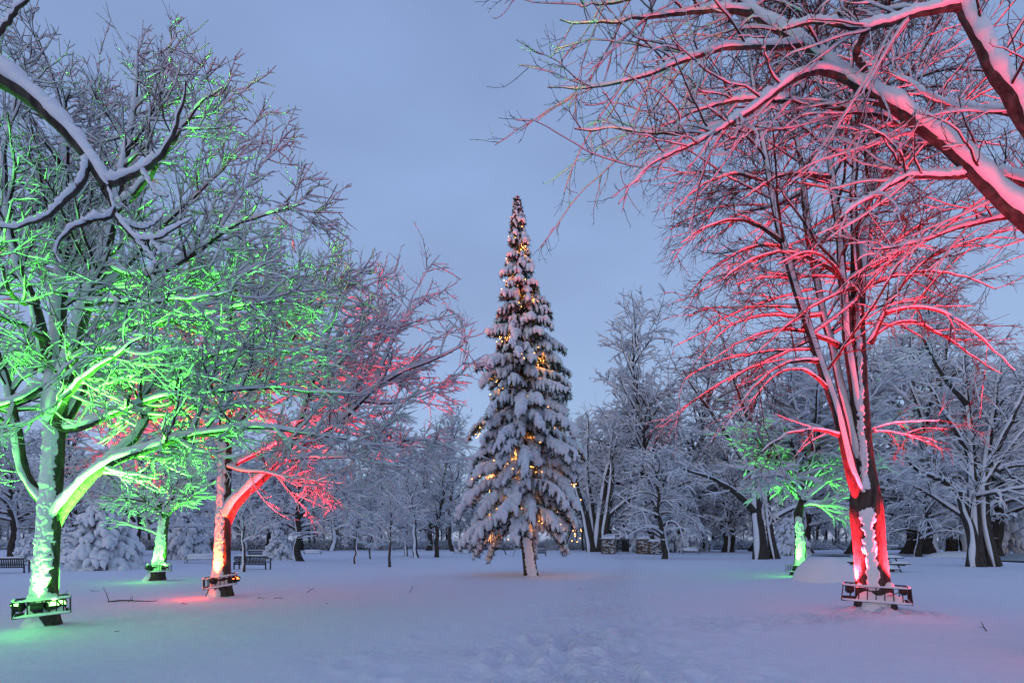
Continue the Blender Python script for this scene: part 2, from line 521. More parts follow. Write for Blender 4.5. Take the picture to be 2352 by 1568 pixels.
def build_ground():
    rng = np.random.default_rng(3)
    ys = [-300, -120, -50, -20, -8, -2, 1.5, 3.0, 4.2]
    y = 4.6
    while y < 130:
        ys.append(y); y *= 1.0155
    ys += [150, 185, 250, 400, 700, 1200]
    ys = np.array(ys)
    un = np.linspace(-1, 1, 330)
    X = np.empty((len(ys), len(un) + 8))
    ex = np.array([40, 120, 300, 900.0])
    for r, yy in enumerate(ys):
        w = 1.12 * max(abs(yy), 4.0) + 1.2
        c = un * w
        X[r] = np.r_[-(w + ex[::-1]), c, w + ex]
    Y = np.repeat(ys[:, None], X.shape[1], 1)
    Z = ground_z(X, Y)
    near = np.exp(-np.maximum(Y - 5, 0) / 22)
    Z += near * 0.030 * (fbm(X * 1.1, Y * 1.7, 8, 4) - 0.5) * 2
    Z += near * 0.010 * (fbm(X * 6, Y * 9, 18, 3) - 0.5) * 2
    # trampled band
    px = path_x(Y)
    hw = np.interp(Y, [4, 8, 14, 24, 40, 60], [1.9, 1.6, 1.3, 1.1, 1.2, 1.0])
    band = np.exp(-((X - px) / (hw * 1.15)) ** 2) * (Y > 3) * (Y < 62)
    d2 = (Y - (11.0 + (X - 8) * 0.25))
    band2 = np.exp(-(d2 / 0.75) ** 4) * ((X > 3.2) & (X < 9.5)) * 0.9
    band3 = np.exp(-((Y - 7.2) / 0.55) ** 4) * ((X > -3.0) & (X < 1.2)) * 0.55
    bb = np.clip(band + band2 + band3, 0, 1)
    bb = bb * (0.55 + 0.45 * vnoise(X * .9, Y * .9, 71))
    lumps = np.abs(2 * vnoise(X * 3.3, Y * 3.3, 31) - 1) * 0.55 + np.abs(2 * vnoise(X * 7.1, Y * 7.1, 33) - 1) * 0.3
    Z += bb * (0.055 * (lumps - 0.40) - 0.012)
    # single footprints
    foot = []
    for _ in range(360):
        yy = 5.2 * (40 / 5.2) ** rng.random()
        foot.append((path_x(yy) + rng.normal(0, 0.9), yy))
    for _ in range(60): foot.append((rng.uniform(3.5, 9.3), 0)); foot[-1] = (foot[-1][0], 11.0 + (foot[-1][0] - 8) * 0.25 + rng.normal(0, 0.5))
    for fx, fy in foot:
        r0 = np.searchsorted(ys, fy - 0.7); r1 = np.searchsorted(ys, fy + 0.7)
        sl = slice(max(r0, 0), r1 + 1)
        dx, dy = X[sl] - fx, Y[sl] - fy
        q = (dx / 0.13) ** 2 + (dy / 0.24) ** 2
        Z[sl] += -0.065 * np.exp(-q) + 0.026 * np.exp(-(np.sqrt(q) - 1.7) ** 2 * 3)
    # drifts round the tree feet
    for bx, by, hgt, rad in FEET:
        Z += hgt * np.exp(-((X - bx) ** 2 + (Y - by) ** 2) / rad ** 2)
    n, k = X.shape
    i = np.arange(n - 1)[:, None] * k; j = np.arange(k - 1)[None]
    f = np.stack([i + j, i + j + 1, i + k + j + 1, i + k + j], -1).reshape(-1, 4)
    for _ in range(420):                              # pits where clumps dropped from the crowns
        bx, by, _h, _r = FEET[int(rng.integers(5))]
        fx, fy = bx + rng.normal(0, 3.2), by + rng.normal(0, 3.0)
        if fy < 5: continue
        sl = slice(max(np.searchsorted(ys, fy - .4), 0), np.searchsorted(ys, fy + .4) + 1)
        rad = rng.uniform(.06, .14)
        q = ((X[sl] - fx) ** 2 + (Y[sl] - fy) ** 2) / rad ** 2
        Z[sl] += rng.uniform(-.035, .03) * np.exp(-q)
    g = Geo(); g.add(np.stack([X, Y, Z], -1).reshape(-1, 3), f)
    me = g.mesh('ground', M_GROUND)
    at = me.attributes.new('trodden', 'FLOAT', 'POINT'); at.data.foreach_set('value', bb.astype(np.float32).ravel())
    obj('ground', me, kind='structure')

def foot(xd, Y):
    p = D(xd, HY, Y); return np.array([p[0], Y, gz(p[0], Y)])

B_GREEN = foot(98, 9.3)
B_RED = foot(506, 14.6)
B_SMALL = foot(360, 20.4)
B_BIG = foot(2010, 11.3)
B_FAR = foot(1838, 24.0)
B_FIR = foot(1221, 24.4)
FEET = [(B_GREEN[0], B_GREEN[1], 0.14, 0.55), (B_RED[0], B_RED[1], 0.08, 0.5), (B_SMALL[0], B_SMALL[1], 0.08, 0.5),
        (B_BIG[0], B_BIG[1] - 0.15, 0.20, 0.75), (B_FAR[0], B_FAR[1], 0.08, 0.5), (B_FIR[0], B_FIR[1], 0.07, 0.5)]
build_ground()

# frozen river on the far right
g = Geo()
q = np.array([[24, 58], [30, 33.5], [34, 31.5], [90, 30], [140, 60], [140, 66], [60, 62]])
g.add(np.c_[q, np.full(len(q), 0.16)], tris=[[0, 1, 6], [1, 2, 6], [2, 3, 6], [3, 5, 6], [3, 4, 5]])
for v in g.v: v[:, 0] += 8
obj('river', g.mesh('river', M_ICE, False), kind='structure')

# ------------------------------------------------------------------ light cages
def cage(label, base, w, z0, z1, tilt, color_lens, rz=0.0, flare_out=1.0, seed=0, depth=None, group='light cages round the lit trunks'):
    rng = np.random.default_rng(seed)
    root = thing('light_cage', label, 'light cage', base, rz, group=group)
    w2 = w / 2; d2 = (depth or w * 0.8) / 2
    def loop(z, s, dz):
        c = [(-w2 * s, -d2 * s), (w2 * s, -d2 * s), (w2 * s, d2 * s), (-w2 * s, d2 * s)]
        return [np.array([x, y, z + x * dz]) for x, y in c]
    top = loop(z1, 1.0, tilt); bot = loop(z0, flare_out, tilt)
    for nm, lp in (('top_rail', top), ('bottom_rail', bot)):
        g = Geo()
        for i in range(4): bar(g, lp[i], lp[(i + 1) % 4], 0.016)
        obj(nm, g.mesh(nm, M_IRON, False), root)
    g0 = {}
    for i in range(4):
        a, b, c, d = top[i], top[(i + 1) % 4], bot[i], bot[(i + 1) % 4]
        m = 8 if i % 2 == 0 else 6
        for q in range(m):
            t = q / m
            g = Geo(); bar(g, a + (b - a) * t, c + (d - c) * t, 0.010)
            obj('bar', g.mesh('bar', M_IRON, False), root)
    for y in (-0.1, 0.1):
        g = Geo(); bar(g, (bot[0] + bot[3]) / 2 + [0, y, 0.02], (bot[1] + bot[2]) / 2 + [0, y, 0.02], 0.014)
        obj('bracket', g.mesh('bracket', M_IRON, False), root)
    a = np.linspace(0, 1, 14)
    P = np.stack([w2 * (.75 - 1.1 * a), -d2 * (.9 - .3 * a), z1 - .06 - (z1 - z0) * (.25 * a + 1.3 * a * (1 - a))], 1)
    g = Geo(); g.add(*tubes(P[None], np.full((1, 14), .008), 5))
    obj('cable', g.mesh('cable', M_IRON), root)
    # snow lying on the rails and inside
    g = Geo()
    for lp, hh in ((bot, 0.022), (top, 0.008)):
        for i in (0, 1, 3):
            P = resample(np.stack([lp[i], lp[(i + 1) % 4]]), 22)
            V, f = snow_tubes(P[None], np.full((1, 22), 0.016), 6, rng, hh, 0.3, 0.5)
            g.add(V, f)
    cushion(g, (0, -d2 * 0.55, z0 + 0.005), (w * 0.62, d2 * 0.85, (z1 - z0) * 0.55), seed=seed + 2, lump=0.7)
    cushion(g, (w * .26, -d2 * 0.75, z0 + 0.005 + w * .26 * tilt), (w * 0.34, d2 * 0.4, (z1 - z0) * 0.38), seed=seed + 5, lump=0.8, nx=10)
    cushion(g, (0, -d2 * 0.42, z1 - .03), (w * 0.60, d2 * 0.6, .12), seed=seed + 9, lump=0.7)
    obj('snow', g.mesh('cage_snow', M_SNOW), root)
    return root

# ================================================================== TREE 1: big green-lit maple
r1 = np.random.default_rng(11)
Yg = 9.3
tP, tR = limb([(97, 1450), (101, 1380), (108, 1280), (114, 1180), (120, 1100), (126, 1000), (128, 950)], Yg, 0.195, 0.145, 14)
LG = [
    # upright stems
    ([(126, 975), (134, 832, .1), (139, 690, .2), (148, 560, .4), (160, 400, .5), (140, 250, .5), (112, 150, .4), (82, 78, .3)], .13, .018),
    ([(128, 985), (158, 832, -.1), (202, 698, -.2), (240, 600, -.3), (265, 480, -.3), (290, 350, -.2), (312, 240, 0), (318, 120, .1)], .12, .016),
    ([(130, 1000), (181, 907, .3), (210, 836, .5), (239, 790, .6), (302, 748, .7), (400, 738, .8), (500, 718, .8), (600, 692, .8), (690, 690, .8)], .10, .015),
    ([(111, 850, 0), (100, 780, -.2), (84, 693, -.4), (50, 640, -.5), (21, 530, -.6), (5, 400, -.6), (25, 260, -.5), (45, 200, -.4)], .085, .014),
    # low right limb and its daughters
    ([(111, 1222, .06), (132, 1182, .06), (165, 1143, -.05), (202, 1105, -.4), (235, 1063, -.5), (311, 1046, -.6), (378, 1017, -.7), (454, 996, -.7), (588, 979, -.7), (655, 987, -.6), (800, 1010, -.5)], .105, .018),
    ([(245, 1060, -.5), (290, 1030, -.3), (328, 987, -.1), (357, 912, .1), (378, 878, .2), (430, 850, .3), (520, 838, .4)], .065, .012),
    ([(150, 985, 0), (202, 979, -.3), (252, 954, -.4), (357, 910, -.5), (462, 899, -.6), (609, 891, -.6), (730, 897, -.5), (800, 905, -.5)], .065, .012),
    ([(235, 803, .5), (300, 800, .3), (380, 830, .1), (440, 835, 0), (530, 800, -.1), (640, 805, -.2), (740, 800, -.2)], .05, .011),
    # upper right sweep
    ([(240, 600, -.3), (300, 638, -.6), (378, 626, -.8), (450, 580, -.9), (521, 530, -1.), (600, 492, -1.), (700, 464, -1.)], .06, .011),
    ([(202, 698, -.2), (260, 650, .4), (330, 560, .8), (400, 500, 1.), (470, 430, 1.1), (562, 332, 1.2)], .065, .011),
    ([(265, 480, -.3), (330, 430, -.6), (390, 340, -.8), (450, 250, -.9), (512, 198, -1.)], .055, .010),
    ([(290, 350, -.2), (340, 280, -.3), (380, 190, -.3), (395, 118, -.3)], .04, .009),
    ([(210, 836, .5), (300, 700, 1.2), (420, 650, 1.7), (540, 620, 2.1), (650, 590, 2.3)], .06, .011),
    ([(134, 832, .1), (190, 770, .6), (280, 730, 1.4), (360, 640, 2.2), (440, 560, 2.7)], .06, .012),
    ([(202, 698, -.2), (270, 690, -.9), (350, 690, -1.4), (440, 690, -1.6), (540, 670, -1.7)], .05, .010),
    # left side and out of frame
    ([(116, 1165), (92, 1138), (59, 1109, -.1), (42, 1000, -.2), (21, 895, -.3), (4, 836, -.3), (-60, 700, -.2), (-110, 560, 0)], .085, .02),
    ([(108, 882, 0), (50, 915, -.4), (0, 937, -.6), (-120, 940, -.8), (-260, 960, -.9)], .06, .015),
    ([(42, 985, -.2), (10, 972, -.5), (-80, 900, -.8), (-220, 840, -1.)], .05, .012),
    ([(115, 860, 0), (60, 815, .5), (0, 790, .9), (-120, 740, 1.4), (-260, 720, 1.7)], .06, .012),
    ([(139, 700, .2), (90, 610, .8), (30, 540, 1.3), (-60, 440, 1.8), (-150, 330, 2.2)], .06, .012),
    ([(100, 780, -.2), (50, 745, -.8), (-20, 720, -1.2), (-140, 640, -1.5)], .05, .011),
    ([(160, 400, .5), (110, 340, .2), (60, 250, 0), (25, 150, 0)], .045, .010),
    ([(84, 693, -.4), (40, 700, -1.0), (10, 640, -1.4), (-20, 540, -1.6)], .045, .010),
    # towards and away from the viewer
    ([(128, 960, 0), (160, 900, -.8), (200, 860, -1.5), (260, 820, -2.0), (330, 770, -2.3)], .055, .011),
    ([(134, 880, 0), (190, 860, 1.2), (260, 870, 2.3), (350, 880, 3.2), (430, 870, 3.8)], .07, .012),
    ([(139, 690, .2), (180, 560, 1.2), (230, 470, 2.0), (300, 400, 2.6)], .06, .011),
    ([(148, 560, .4), (190, 430, 1.0), (220, 330, 1.4), (240, 220, 1.6)], .05, .010),
]
limbs = [limb(p, Yg, a, b, 16, r1, 0.022) for p, a, b in LG]
P0, R0 = stack(limbs)
P1, R1 = inview(*grow(P0, R0, r1, 5.4, 0.26, 1.0, 48, 14, 1.30, 0.35, 7, (0.15, 0.35), 0.13, rf=0.55, rmin=0.008, rmax=0.030, flat=0.75, tfall=0.45))
P2, R2 = inview(*grow(P1, R1, r1, 10.0, 0.16, 1.0, 46, 14, 0.62, 0.35, 4, 0.30, 0.18, rf=0.6, rmin=0.006, rmax=0.010, flat=0.8, tfall=0.35))
P3, R3 = inview(*grow(P2, R2, r1, 8.2, 0.15, 1.0, 44, 14, 0.25, 0.35, 2, 0.3, 0.2, rf=0.7, rmin=0.0045, rmax=0.006))
hero_tree('maple_tree', 'big spreading tree lit bright green, the largest of the green ones, thick with snow', B_GREEN, (tP, tR), limbs,
          [(P1, R1, .017, .75, .5), (P2, R2, .013, .7, .6), (P3, R3, .012, .7, .7)], r1,
          plaster_args=[dict(az0=-1.50, half=1.20, thick=0.034, seed=4, zr=(0.50, 3.9), ridge=1.35, n=320, fr=15),
                        dict(az0=-1.6, half=1.0, thick=0.06, seed=8, zr=(-0.1, 0.45), n=60)], limb_snow=(0.016, 0.50, 0.30))

# ================================================================== TREE 2: red-lit tree behind it
r2 = np.random.default_rng(22)
Yr = 14.6
tP2, tR2 = limb([(506, 1376), (509, 1310), (512, 1200), (514, 1130), (516, 1050), (519, 950), (521, 880)], Yr, 0.235, 0.15, 14)
LR = [
    ([(519, 940), (522, 800, .2), (530, 720, .3), (545, 640, .3), (575, 590, .3)], .12, .02),
    ([(513, 1205, .06), (532, 1164, .05), (560, 1132, -.1), (610, 1095, -.4), (642, 1062, -.5), (672, 1033, -.5), (720, 1008, -.6), (765, 985, -.6), (830, 920, -.5), (862, 888, -.5), (912, 862, -.5), (985, 822, -.5), (1062, 795, -.5)], .15, .02),
    ([(765, 985, -.6), (830, 1000, -.9), (888, 1014, -1.), (925, 1010, -1.), (978, 1007, -1.), (1020, 1020, -1.), (1072, 1045, -1.)], .07, .015),
    ([(862, 888, -.5), (890, 800, -.2), (925, 740, 0), (950, 680, .1)], .06, .012),
    ([(720, 1008, -.6), (790, 930, .3), (850, 830, .8), (880, 760, 1.0), (872, 700, 1.1)], .06, .012),
    ([(672, 1033, -.5), (700, 930, -1.0), (740, 820, -1.4), (770, 720, -1.6), (800, 625, -1.7)], .07, .012),
    ([(522, 1000, 0), (580, 930, .4), (640, 830, .8), (670, 720, 1.0), (690, 610, 1.1), (700, 580, 1.1)], .09, .014),
    ([(520, 950, 0), (600, 850, -.8), (680, 770, -1.4), (745, 680, -1.8), (790, 620, -1.9)], .08, .012),
    ([(521, 1080, 0), (570, 1050, .3), (610, 1035, .5), (665, 1000, .8), (740, 940, 1.2), (830, 870, 1.5), (900, 800, 1.7)], .065, .012),
    ([(522, 1070, 0), (560, 1083, -.4), (600, 1084, -.7), (660, 1098, -.9), (730, 1105, -1.), (800, 1110, -1.)], .05, .010),
    ([(512, 1060, 0), (480, 1035, -.2), (445, 1012, -.3), (400, 1000, -.4), (340, 985, -.5), (260, 960, -.6)], .08, .014),
    ([(514, 1030, 0), (470, 960, .4), (420, 900, .8), (350, 840, 1.1), (290, 800, 1.3)], .08, .014),
    ([(518, 930, 0), (470, 840, -.4), (420, 760, -.8), (370, 690, -1.1)], .07, .012),
    ([(445, 1012, -.3), (390, 1020, -.9), (330, 1040, -1.3), (260, 1045, -1.6), (200, 1050, -1.8)], .05, .011),
    ([(519, 900, 0), (540, 860, 1.2), (580, 800, 2.2), (620, 740, 3.0), (660, 700, 3.5)], .08, .012),
    ([(516, 1010, 0), (560, 960, 1.5), (640, 920, 2.8), (730, 880, 3.8), (800, 850, 4.4)], .08, .012),
    ([(517, 980, 0), (540, 930, -1.2), (590, 880, -2.1), (650, 850, -2.8), (720, 830, -3.2)], .07, .012),
    ([(510, 1000, 0), (470, 960, 1.3), (400, 930, 2.5), (320, 900, 3.4)], .07, .012),
    ([(642, 1062, -.5), (700, 1050, -1.2), (780, 1050, -1.7), (860, 1060, -2.0), (940, 1075, -2.2)], .055, .011),
    ([(830, 920, -.5), (900, 930, 0), (970, 900, .4), (1040, 880, .6)], .05, .011),
    ([(740, 820, -1.4), (800, 780, -1.7), (850, 740, -1.9)], .045, .010),
]
limbs = [limb(p, Yr, a, b, 16, r2, 0.03) for p, a, b in LR]
P0, R0 = stack(limbs)
P1, R1 = grow(P0, R0, r2, 3.9, 0.24, 1.0, 46, 14, 1.65, 0.35, 7, (0.1, 0.25), 0.14, rf=0.5, rmin=0.009, rmax=0.033, flat=0.8, tfall=0.45)
P2, R2 = grow(P1, R1, r2, 6.8, 0.16, 1.0, 46, 14, 0.78, 0.35, 4, 0.22, 0.18, rf=0.6, rmin=0.009, rmax=0.014, flat=0.85, tfall=0.35)
P3, R3 = grow(P2, R2, r2, 6.0, 0.15, 1.0, 44, 14, 0.32, 0.35, 2, 0.2, 0.2, rf=0.7, rmin=0.005, rmax=0.007)
hero_tree('maple_tree', 'red-lit tree with one thick limb rising to the side, behind the big green tree', B_RED, (tP2, tR2), limbs,
          [(P1, R1, .026, .8, .45), (P2, R2, .022, .8, .6), (P3, R3, .020, .8, .7)], r2,
          plaster_args=[dict(az0=-1.62, half=0.85, thick=0.03, seed=14, zr=(0.55, 4.6), ridge=1.3, n=280, fr=13), dict(az0=-1.7, half=0.8, thick=0.05, seed=17, zr=(-0.1, 0.45), n=50)])

# ================================================================== TREE 3: small green-lit tree
r3 = np.random.default_rng(33)
Ys = 20.4
tP3, tR3 = limb([(357, 1338), (364, 1305), (370, 1260), (374, 1210), (380, 1180), (384, 1165)], Ys, 0.26, 0.15, 12)
LS = []
for i in range(17):
    a = 2 * pi * i / 17 + r3.normal(0, .2)
    up = r3.uniform(0.2, 1.25)
    ln = r3.uniform(1.8, 2.9)
    b = D(381, 1180 + r3.uniform(-12, 14), Ys)
    dr = np.array([cos(a) * cos(up), sin(a) * cos(up), sin(up)])
    pts = [b]
    for q in range(6):
        pts.append(pts[-1] + dr * ln / 6); dr = norm(dr + np.array([0, 0, -0.06 if up < .7 else 0.02]) + r3.normal(0, .08, 3))
    PR = resample(np.array(pts), 12); LS.append((PR, np.linspace(0.07, 0.014, 12)))
for pts, a, b in [([(372, 1240), (352, 1222, -.2), (325, 1213, -.3), (290, 1205, -.4), (255, 1200, -.4)], .05, .012)]:
    LS.append(limb(pts, Ys, a, b, 12, r3, .02))
P0, R0 = stack(LS)
P1, R1 = grow(P0, R0, r3, 5.0, 0.15, 1.0, 45, 14, 1.05, 0.35, 6, -0.05, 0.16, rf=0.55, rmin=0.010, rmax=0.03, flat=0.6)
P2, R2 = grow(P1, R1, r3, 5.5, 0.15, 1.0, 45, 14, 0.5, 0.35, 5, 0.05, 0.18, rf=0.6, rmin=0.007, rmax=0.012, flat=0.8)
hero_tree('small_tree', 'small low-branching tree lit pale green, farther back beside the red-lit trunk', B_SMALL, (tP3, tR3), LS,
          [(P1, R1, .030, .9, .4), (P2, R2, .028, .9, .5)], r3,
          plaster_args=[dict(az0=-1.45, half=1.2, thick=0.035, seed=24, zr=(0.6, 3.2), ridge=1.8), dict(az0=-2.3, half=0.9, thick=0.05, seed=27, zr=(-0.1, 0.5), n=50)], limb_snow=(0.03, .6, .35))

# ================================================================== TREE 4: tall red-lit linden
r4 = np.random.default_rng(44)
Yb = 11.3
tP4, tR4 = limb([(2012, 1412), (2006, 1350), (1998, 1270), (1992, 1200), (1988, 1150), (1982, 1060), (1976, 950), (1972, 850), (1970, 750), (1968, 640), (1966, 600)], Yb, 0.325, 0.12, 18)
tR4 = np.interp(np.linspace(0, 1, 18), [0, .07, .2, .29, .33, .36, .45, .6, .8, 1], [.35, .325, .30, .325, .335, .26, .20, .17, .14, .11])
LB = [
    ([(1982, 1160), (1962, 1115, -.15), (1945, 1040, -.2), (1928, 960, -.25), (1905, 890, -.3), (1870, 790, -.3), (1832, 680, -.3), (1800, 560, -.3), (1772, 430, -.2), (1748, 300, -.1), (1722, 150, 0), (1700, -40, .1)], .115, .028),
    ([(1975, 1075), (1950, 960, .1), (1922, 840, .3), (1893, 720, .4), (1868, 600, .5), (1848, 450, .6), (1830, 300, .6), (1815, 100, .7), (1805, -80, .7)], .095, .025),
    ([(1974, 960), (1950, 800, -.1), (1938, 640, -.2), (1916, 460, -.2), (1902, 300, -.1), (1890, 90, 0), (1885, -120, .1)], .11, .028),
    ([(1970, 700, 0), (1985, 560, .3), (2000, 400, .5), (2008, 200, .6), (2020, 0, .7), (2030, -160, .8)], .11, .03),
    ([(1968, 640, 0), (1960, 480, -.4), (1965, 330, -.6), (1950, 150, -.7), (1960, -60, -.8)], .08, .025),
]
stems = [limb(p, Yb, a, b, 18, r4, .02) for p, a, b in LB]
# the arching side branches that are easy to follow
ARC = [
    ([(1928, 1000, -.2), (1900, 990, -.5), (1870, 985, -.7), (1820, 992, -1.0), (1770, 1018, -1.2), (1745, 1040, -1.3)], .04, .008),
    ([(1880, 830, -.3), (1840, 826, -.5), (1800, 833, -.6), (1750, 868, -.8), (1705, 920, -.9), (1668, 985, -1.0)], .045, .008),
    ([(1905, 895, -.3), (1850, 845, -.5), (1790, 850, -.6), (1740, 900, -.7), (1700, 960, -.8)], .035, .007),
    ([(1935, 800, .2), (1880, 770, 0), (1820, 755, -.2), (1760, 760, -.4), (1690, 790, -.6), (1630, 830, -.7)], .05, .008),
    ([(1895, 720, .4), (1840, 730, .5), (1770, 720, .6), (1700, 735, .6), (1640, 775, .6), (1600, 830, .6)], .045, .008),
    ([(1968, 655, 0), (1920, 675, -.6), (1860, 705, -1.1), (1790, 760, -1.5), (1740, 810, -1.8)], .05, .009),
    ([(1866, 590, .5), (1810, 570, .5), (1750, 560, .5), (1680, 585, .5), (1610, 640, .5), (1570, 690, .5)], .05, .008),
    ([(1938, 640, -.2), (1880, 600, -.6), (1810, 575, -.9), (1730, 590, -1.2), (1660, 640, -1.4)], .045, .008),
    ([(1905, 410, -.2), (1860, 402, -.3), (1800, 398, -.4), (1740, 430, -.5), (1680, 480, -.6)], .05, .008),
    ([(1800, 560, -.3), (1750, 520, -.4), (1690, 500, -.5), (1620, 520, -.6), (1560, 560, -.7)], .045, .008),
    ([(1845, 440, .6), (1790, 470, .6), (1730, 480, .6), (1650, 510, .6), (1590, 540, .6)], .04, .008),
    ([(1772, 430, -.2), (1720, 400, -.2), (1660, 400, -.2), (1590, 440, -.2), (1545, 490, -.2)], .04, .008),
    ([(1998, 790, 0), (2030, 720, -.2), (2070, 650, -.4), (2130, 590, -.6), (2220, 555, -.8), (2350, 520, -1.0)], .06, .010),
    ([(2030, 720, -.2), (2080, 705, -.5), (2140, 705, -.7), (2210, 740, -.9), (2280, 800, -1.0), (2330, 850, -1.1)], .045, .008),
    ([(1998, 780, 0), (2040, 745, .3), (2090, 735, .5), (2150, 760, .7), (2210, 800, .9), (2300, 860, 1.0)], .045, .008),
    ([(1985, 660, 0), (2050, 635, .2), (2120, 620, .4), (2200, 630, .5), (2290, 665, .6)], .045, .008),
    ([(2000, 600, .2), (2060, 560, .5), (2130, 500, .8), (2210, 470, 1.0), (2300, 480, 1.1)], .045, .008),
    ([(2000, 420, .5), (2060, 370, .6), (2130, 330, .7), (2220, 320, .8), (2320, 340, .9)], .045, .009),
    ([(2005, 260, .6), (2070, 200, .8), (2150, 160, 1.0), (2250, 160, 1.1), (2340, 190, 1.2)], .045, .009),
    ([(2005, 985, .1), (2050, 970, 0), (2100, 968, -.1), (2160, 966, -.2)], .022, .006),
    ([(2005, 990, 0), (2040, 990, .2), (2090, 1000, .4), (2140, 1020, .5)], .016, .005),
]
arcs = [limb(p, Yb, a, b, 18, r4, .015) for p, a, b in ARC]
Ps, Rs = stack(stems)
P1, R1 = grow(Ps, Rs, r4, 3.4, 0.25, 1.0, 62, 12, 3.3, 0.3, 14, (0.1, -1.15), 0.07, rf=0.38, rmin=0.012, rmax=0.04, flat=0.35, tfall=0.25, taper=0.3, bias=(-0.1, 0, 0))
Pa, Ra = stack(arcs)
def cut(P, n): return P[:, np.linspace(0, P.shape[1] - 1, n).round().astype(int)]
PA = np.concatenate([P1, cut(Pa, 14)]); RA = np.concatenate([R1, cut(Ra, 14)])
P2, R2 = grow(*inview(PA, RA, 250, -500), r4, 4.6, 0.15, 1.0, 44, 12, 1.10, 0.35, 6, (-0.1, -0.35), 0.13, rf=0.5, rmin=0.008, rmax=0.016, flat=0.7, tfall=0.35)
P3, R3 = grow(*inview(P2, R2, 120, -160), r4, 13.0, 0.10, 1.0, 42, 12, 0.40, 0.35, 2, -0.05, 0.18, rf=0.6, rmin=0.0048, rmax=0.0065)
hero_tree('linden_tree', 'tall many-stemmed tree lit crimson, arching thin branches, standing in the widest light cage', B_BIG, (tP4, tR4), stems + arcs,
          [(P1, R1, .010, .60, .4), (P2[::2], R2[::2], .0045, .45, .7), (P2[1::2], R2[1::2], None, 0, 0), (P3, R3, None, 0, 0)], r4,
          plaster_args=[dict(az0=-2.16, half=0.46, thick=0.045, seed=34, zr=(0.55, 2.50), gaps=.35, rag=.5, ridge=1.5, n=300, k=56, fr=8), dict(az0=-2.12, half=0.50, thick=0.055, seed=36, zr=(2.72, 7.6), gaps=0.4, rag=.55, ridge=1.5, n=360, k=50, fr=7),
                        dict(az0=-2.15, half=0.9, thick=0.10, seed=39, zr=(-0.1, 0.5), n=60)],
          limb_snow=(0.012, .34, .45), load=norm(np.array([-.45, -.55, 1.0])))
# burl where the stems divide
# ================================================================== TREE 5: far green-lit tree behind the mound
r5 = np.random.default_rng(55)
Yf = 24.0
tP5, tR5 = limb([(1836, 1324), (1838, 1290), (1838, 1240), (1835, 1195), (1832, 1175), (1842, 1160), (1846, 1140)], Yf, 0.27, 0.16, 14)
LF = [limb([(1840, 1165), (1860, 1155, -.1), (1885, 1165, -.2), (1910, 1175, -.3), (1945, 1180, -.4), (1990, 1190, -.5)], Yf, .07, .015, 12, r5, .03)]
for i in range(32):
    a = 2 * pi * i / 32 * 3 + r5.normal(0, .15)
    up = r5.uniform(0.30, 1.45)
    ln = r5.uniform(3.6, 6.8) * (1.0 if cos(a) < .3 else 1.05)
    b = D(1844, 1145 + r5.uniform(-60, 12), Yf)
    dr = np.array([cos(a) * cos(up), sin(a) * cos(up), sin(up)])
    pts = [b]
    for q in range(7):
        pts.append(pts[-1] + dr * ln / 7); dr = norm(dr + np.array([0, 0, -0.055]) + r5.normal(0, .09, 3))
    LF.append((resample(np.array(pts), 12), np.linspace(0.11, 0.018, 12)))
P0, R0 = stack(LF)
P1, R1 = grow(P0, R0, r5, 3.6, 0.15, 1.0, 48, 14, 1.7, 0.35, 7, (0.05, -0.30), 0.16, rf=0.5, rmin=0.014, rmax=0.04, flat=0.6)
P2, R2 = grow(P1, R1, r5, 6.2, 0.12, 1.0, 46, 14, 0.72, 0.35, 4, -0.15, 0.2, rf=0.6, rmin=0.009, rmax=0.015, flat=0.8)
hero_tree('spreading_tree', 'broad snow-covered tree lit green from within, its gnarled trunk rising behind a rounded snow heap', B_FAR, (tP5, tR5), LF,
          [(P1, R1, .065, .9, .4), (P2, R2, .068, 1.0, .55)], r5,
          plaster_args=[dict(az0=-2.1, half=1.25, thick=0.05, seed=44, zr=(0.4, 2.9), ridge=1.8)], limb_snow=(.04, .6, .35))

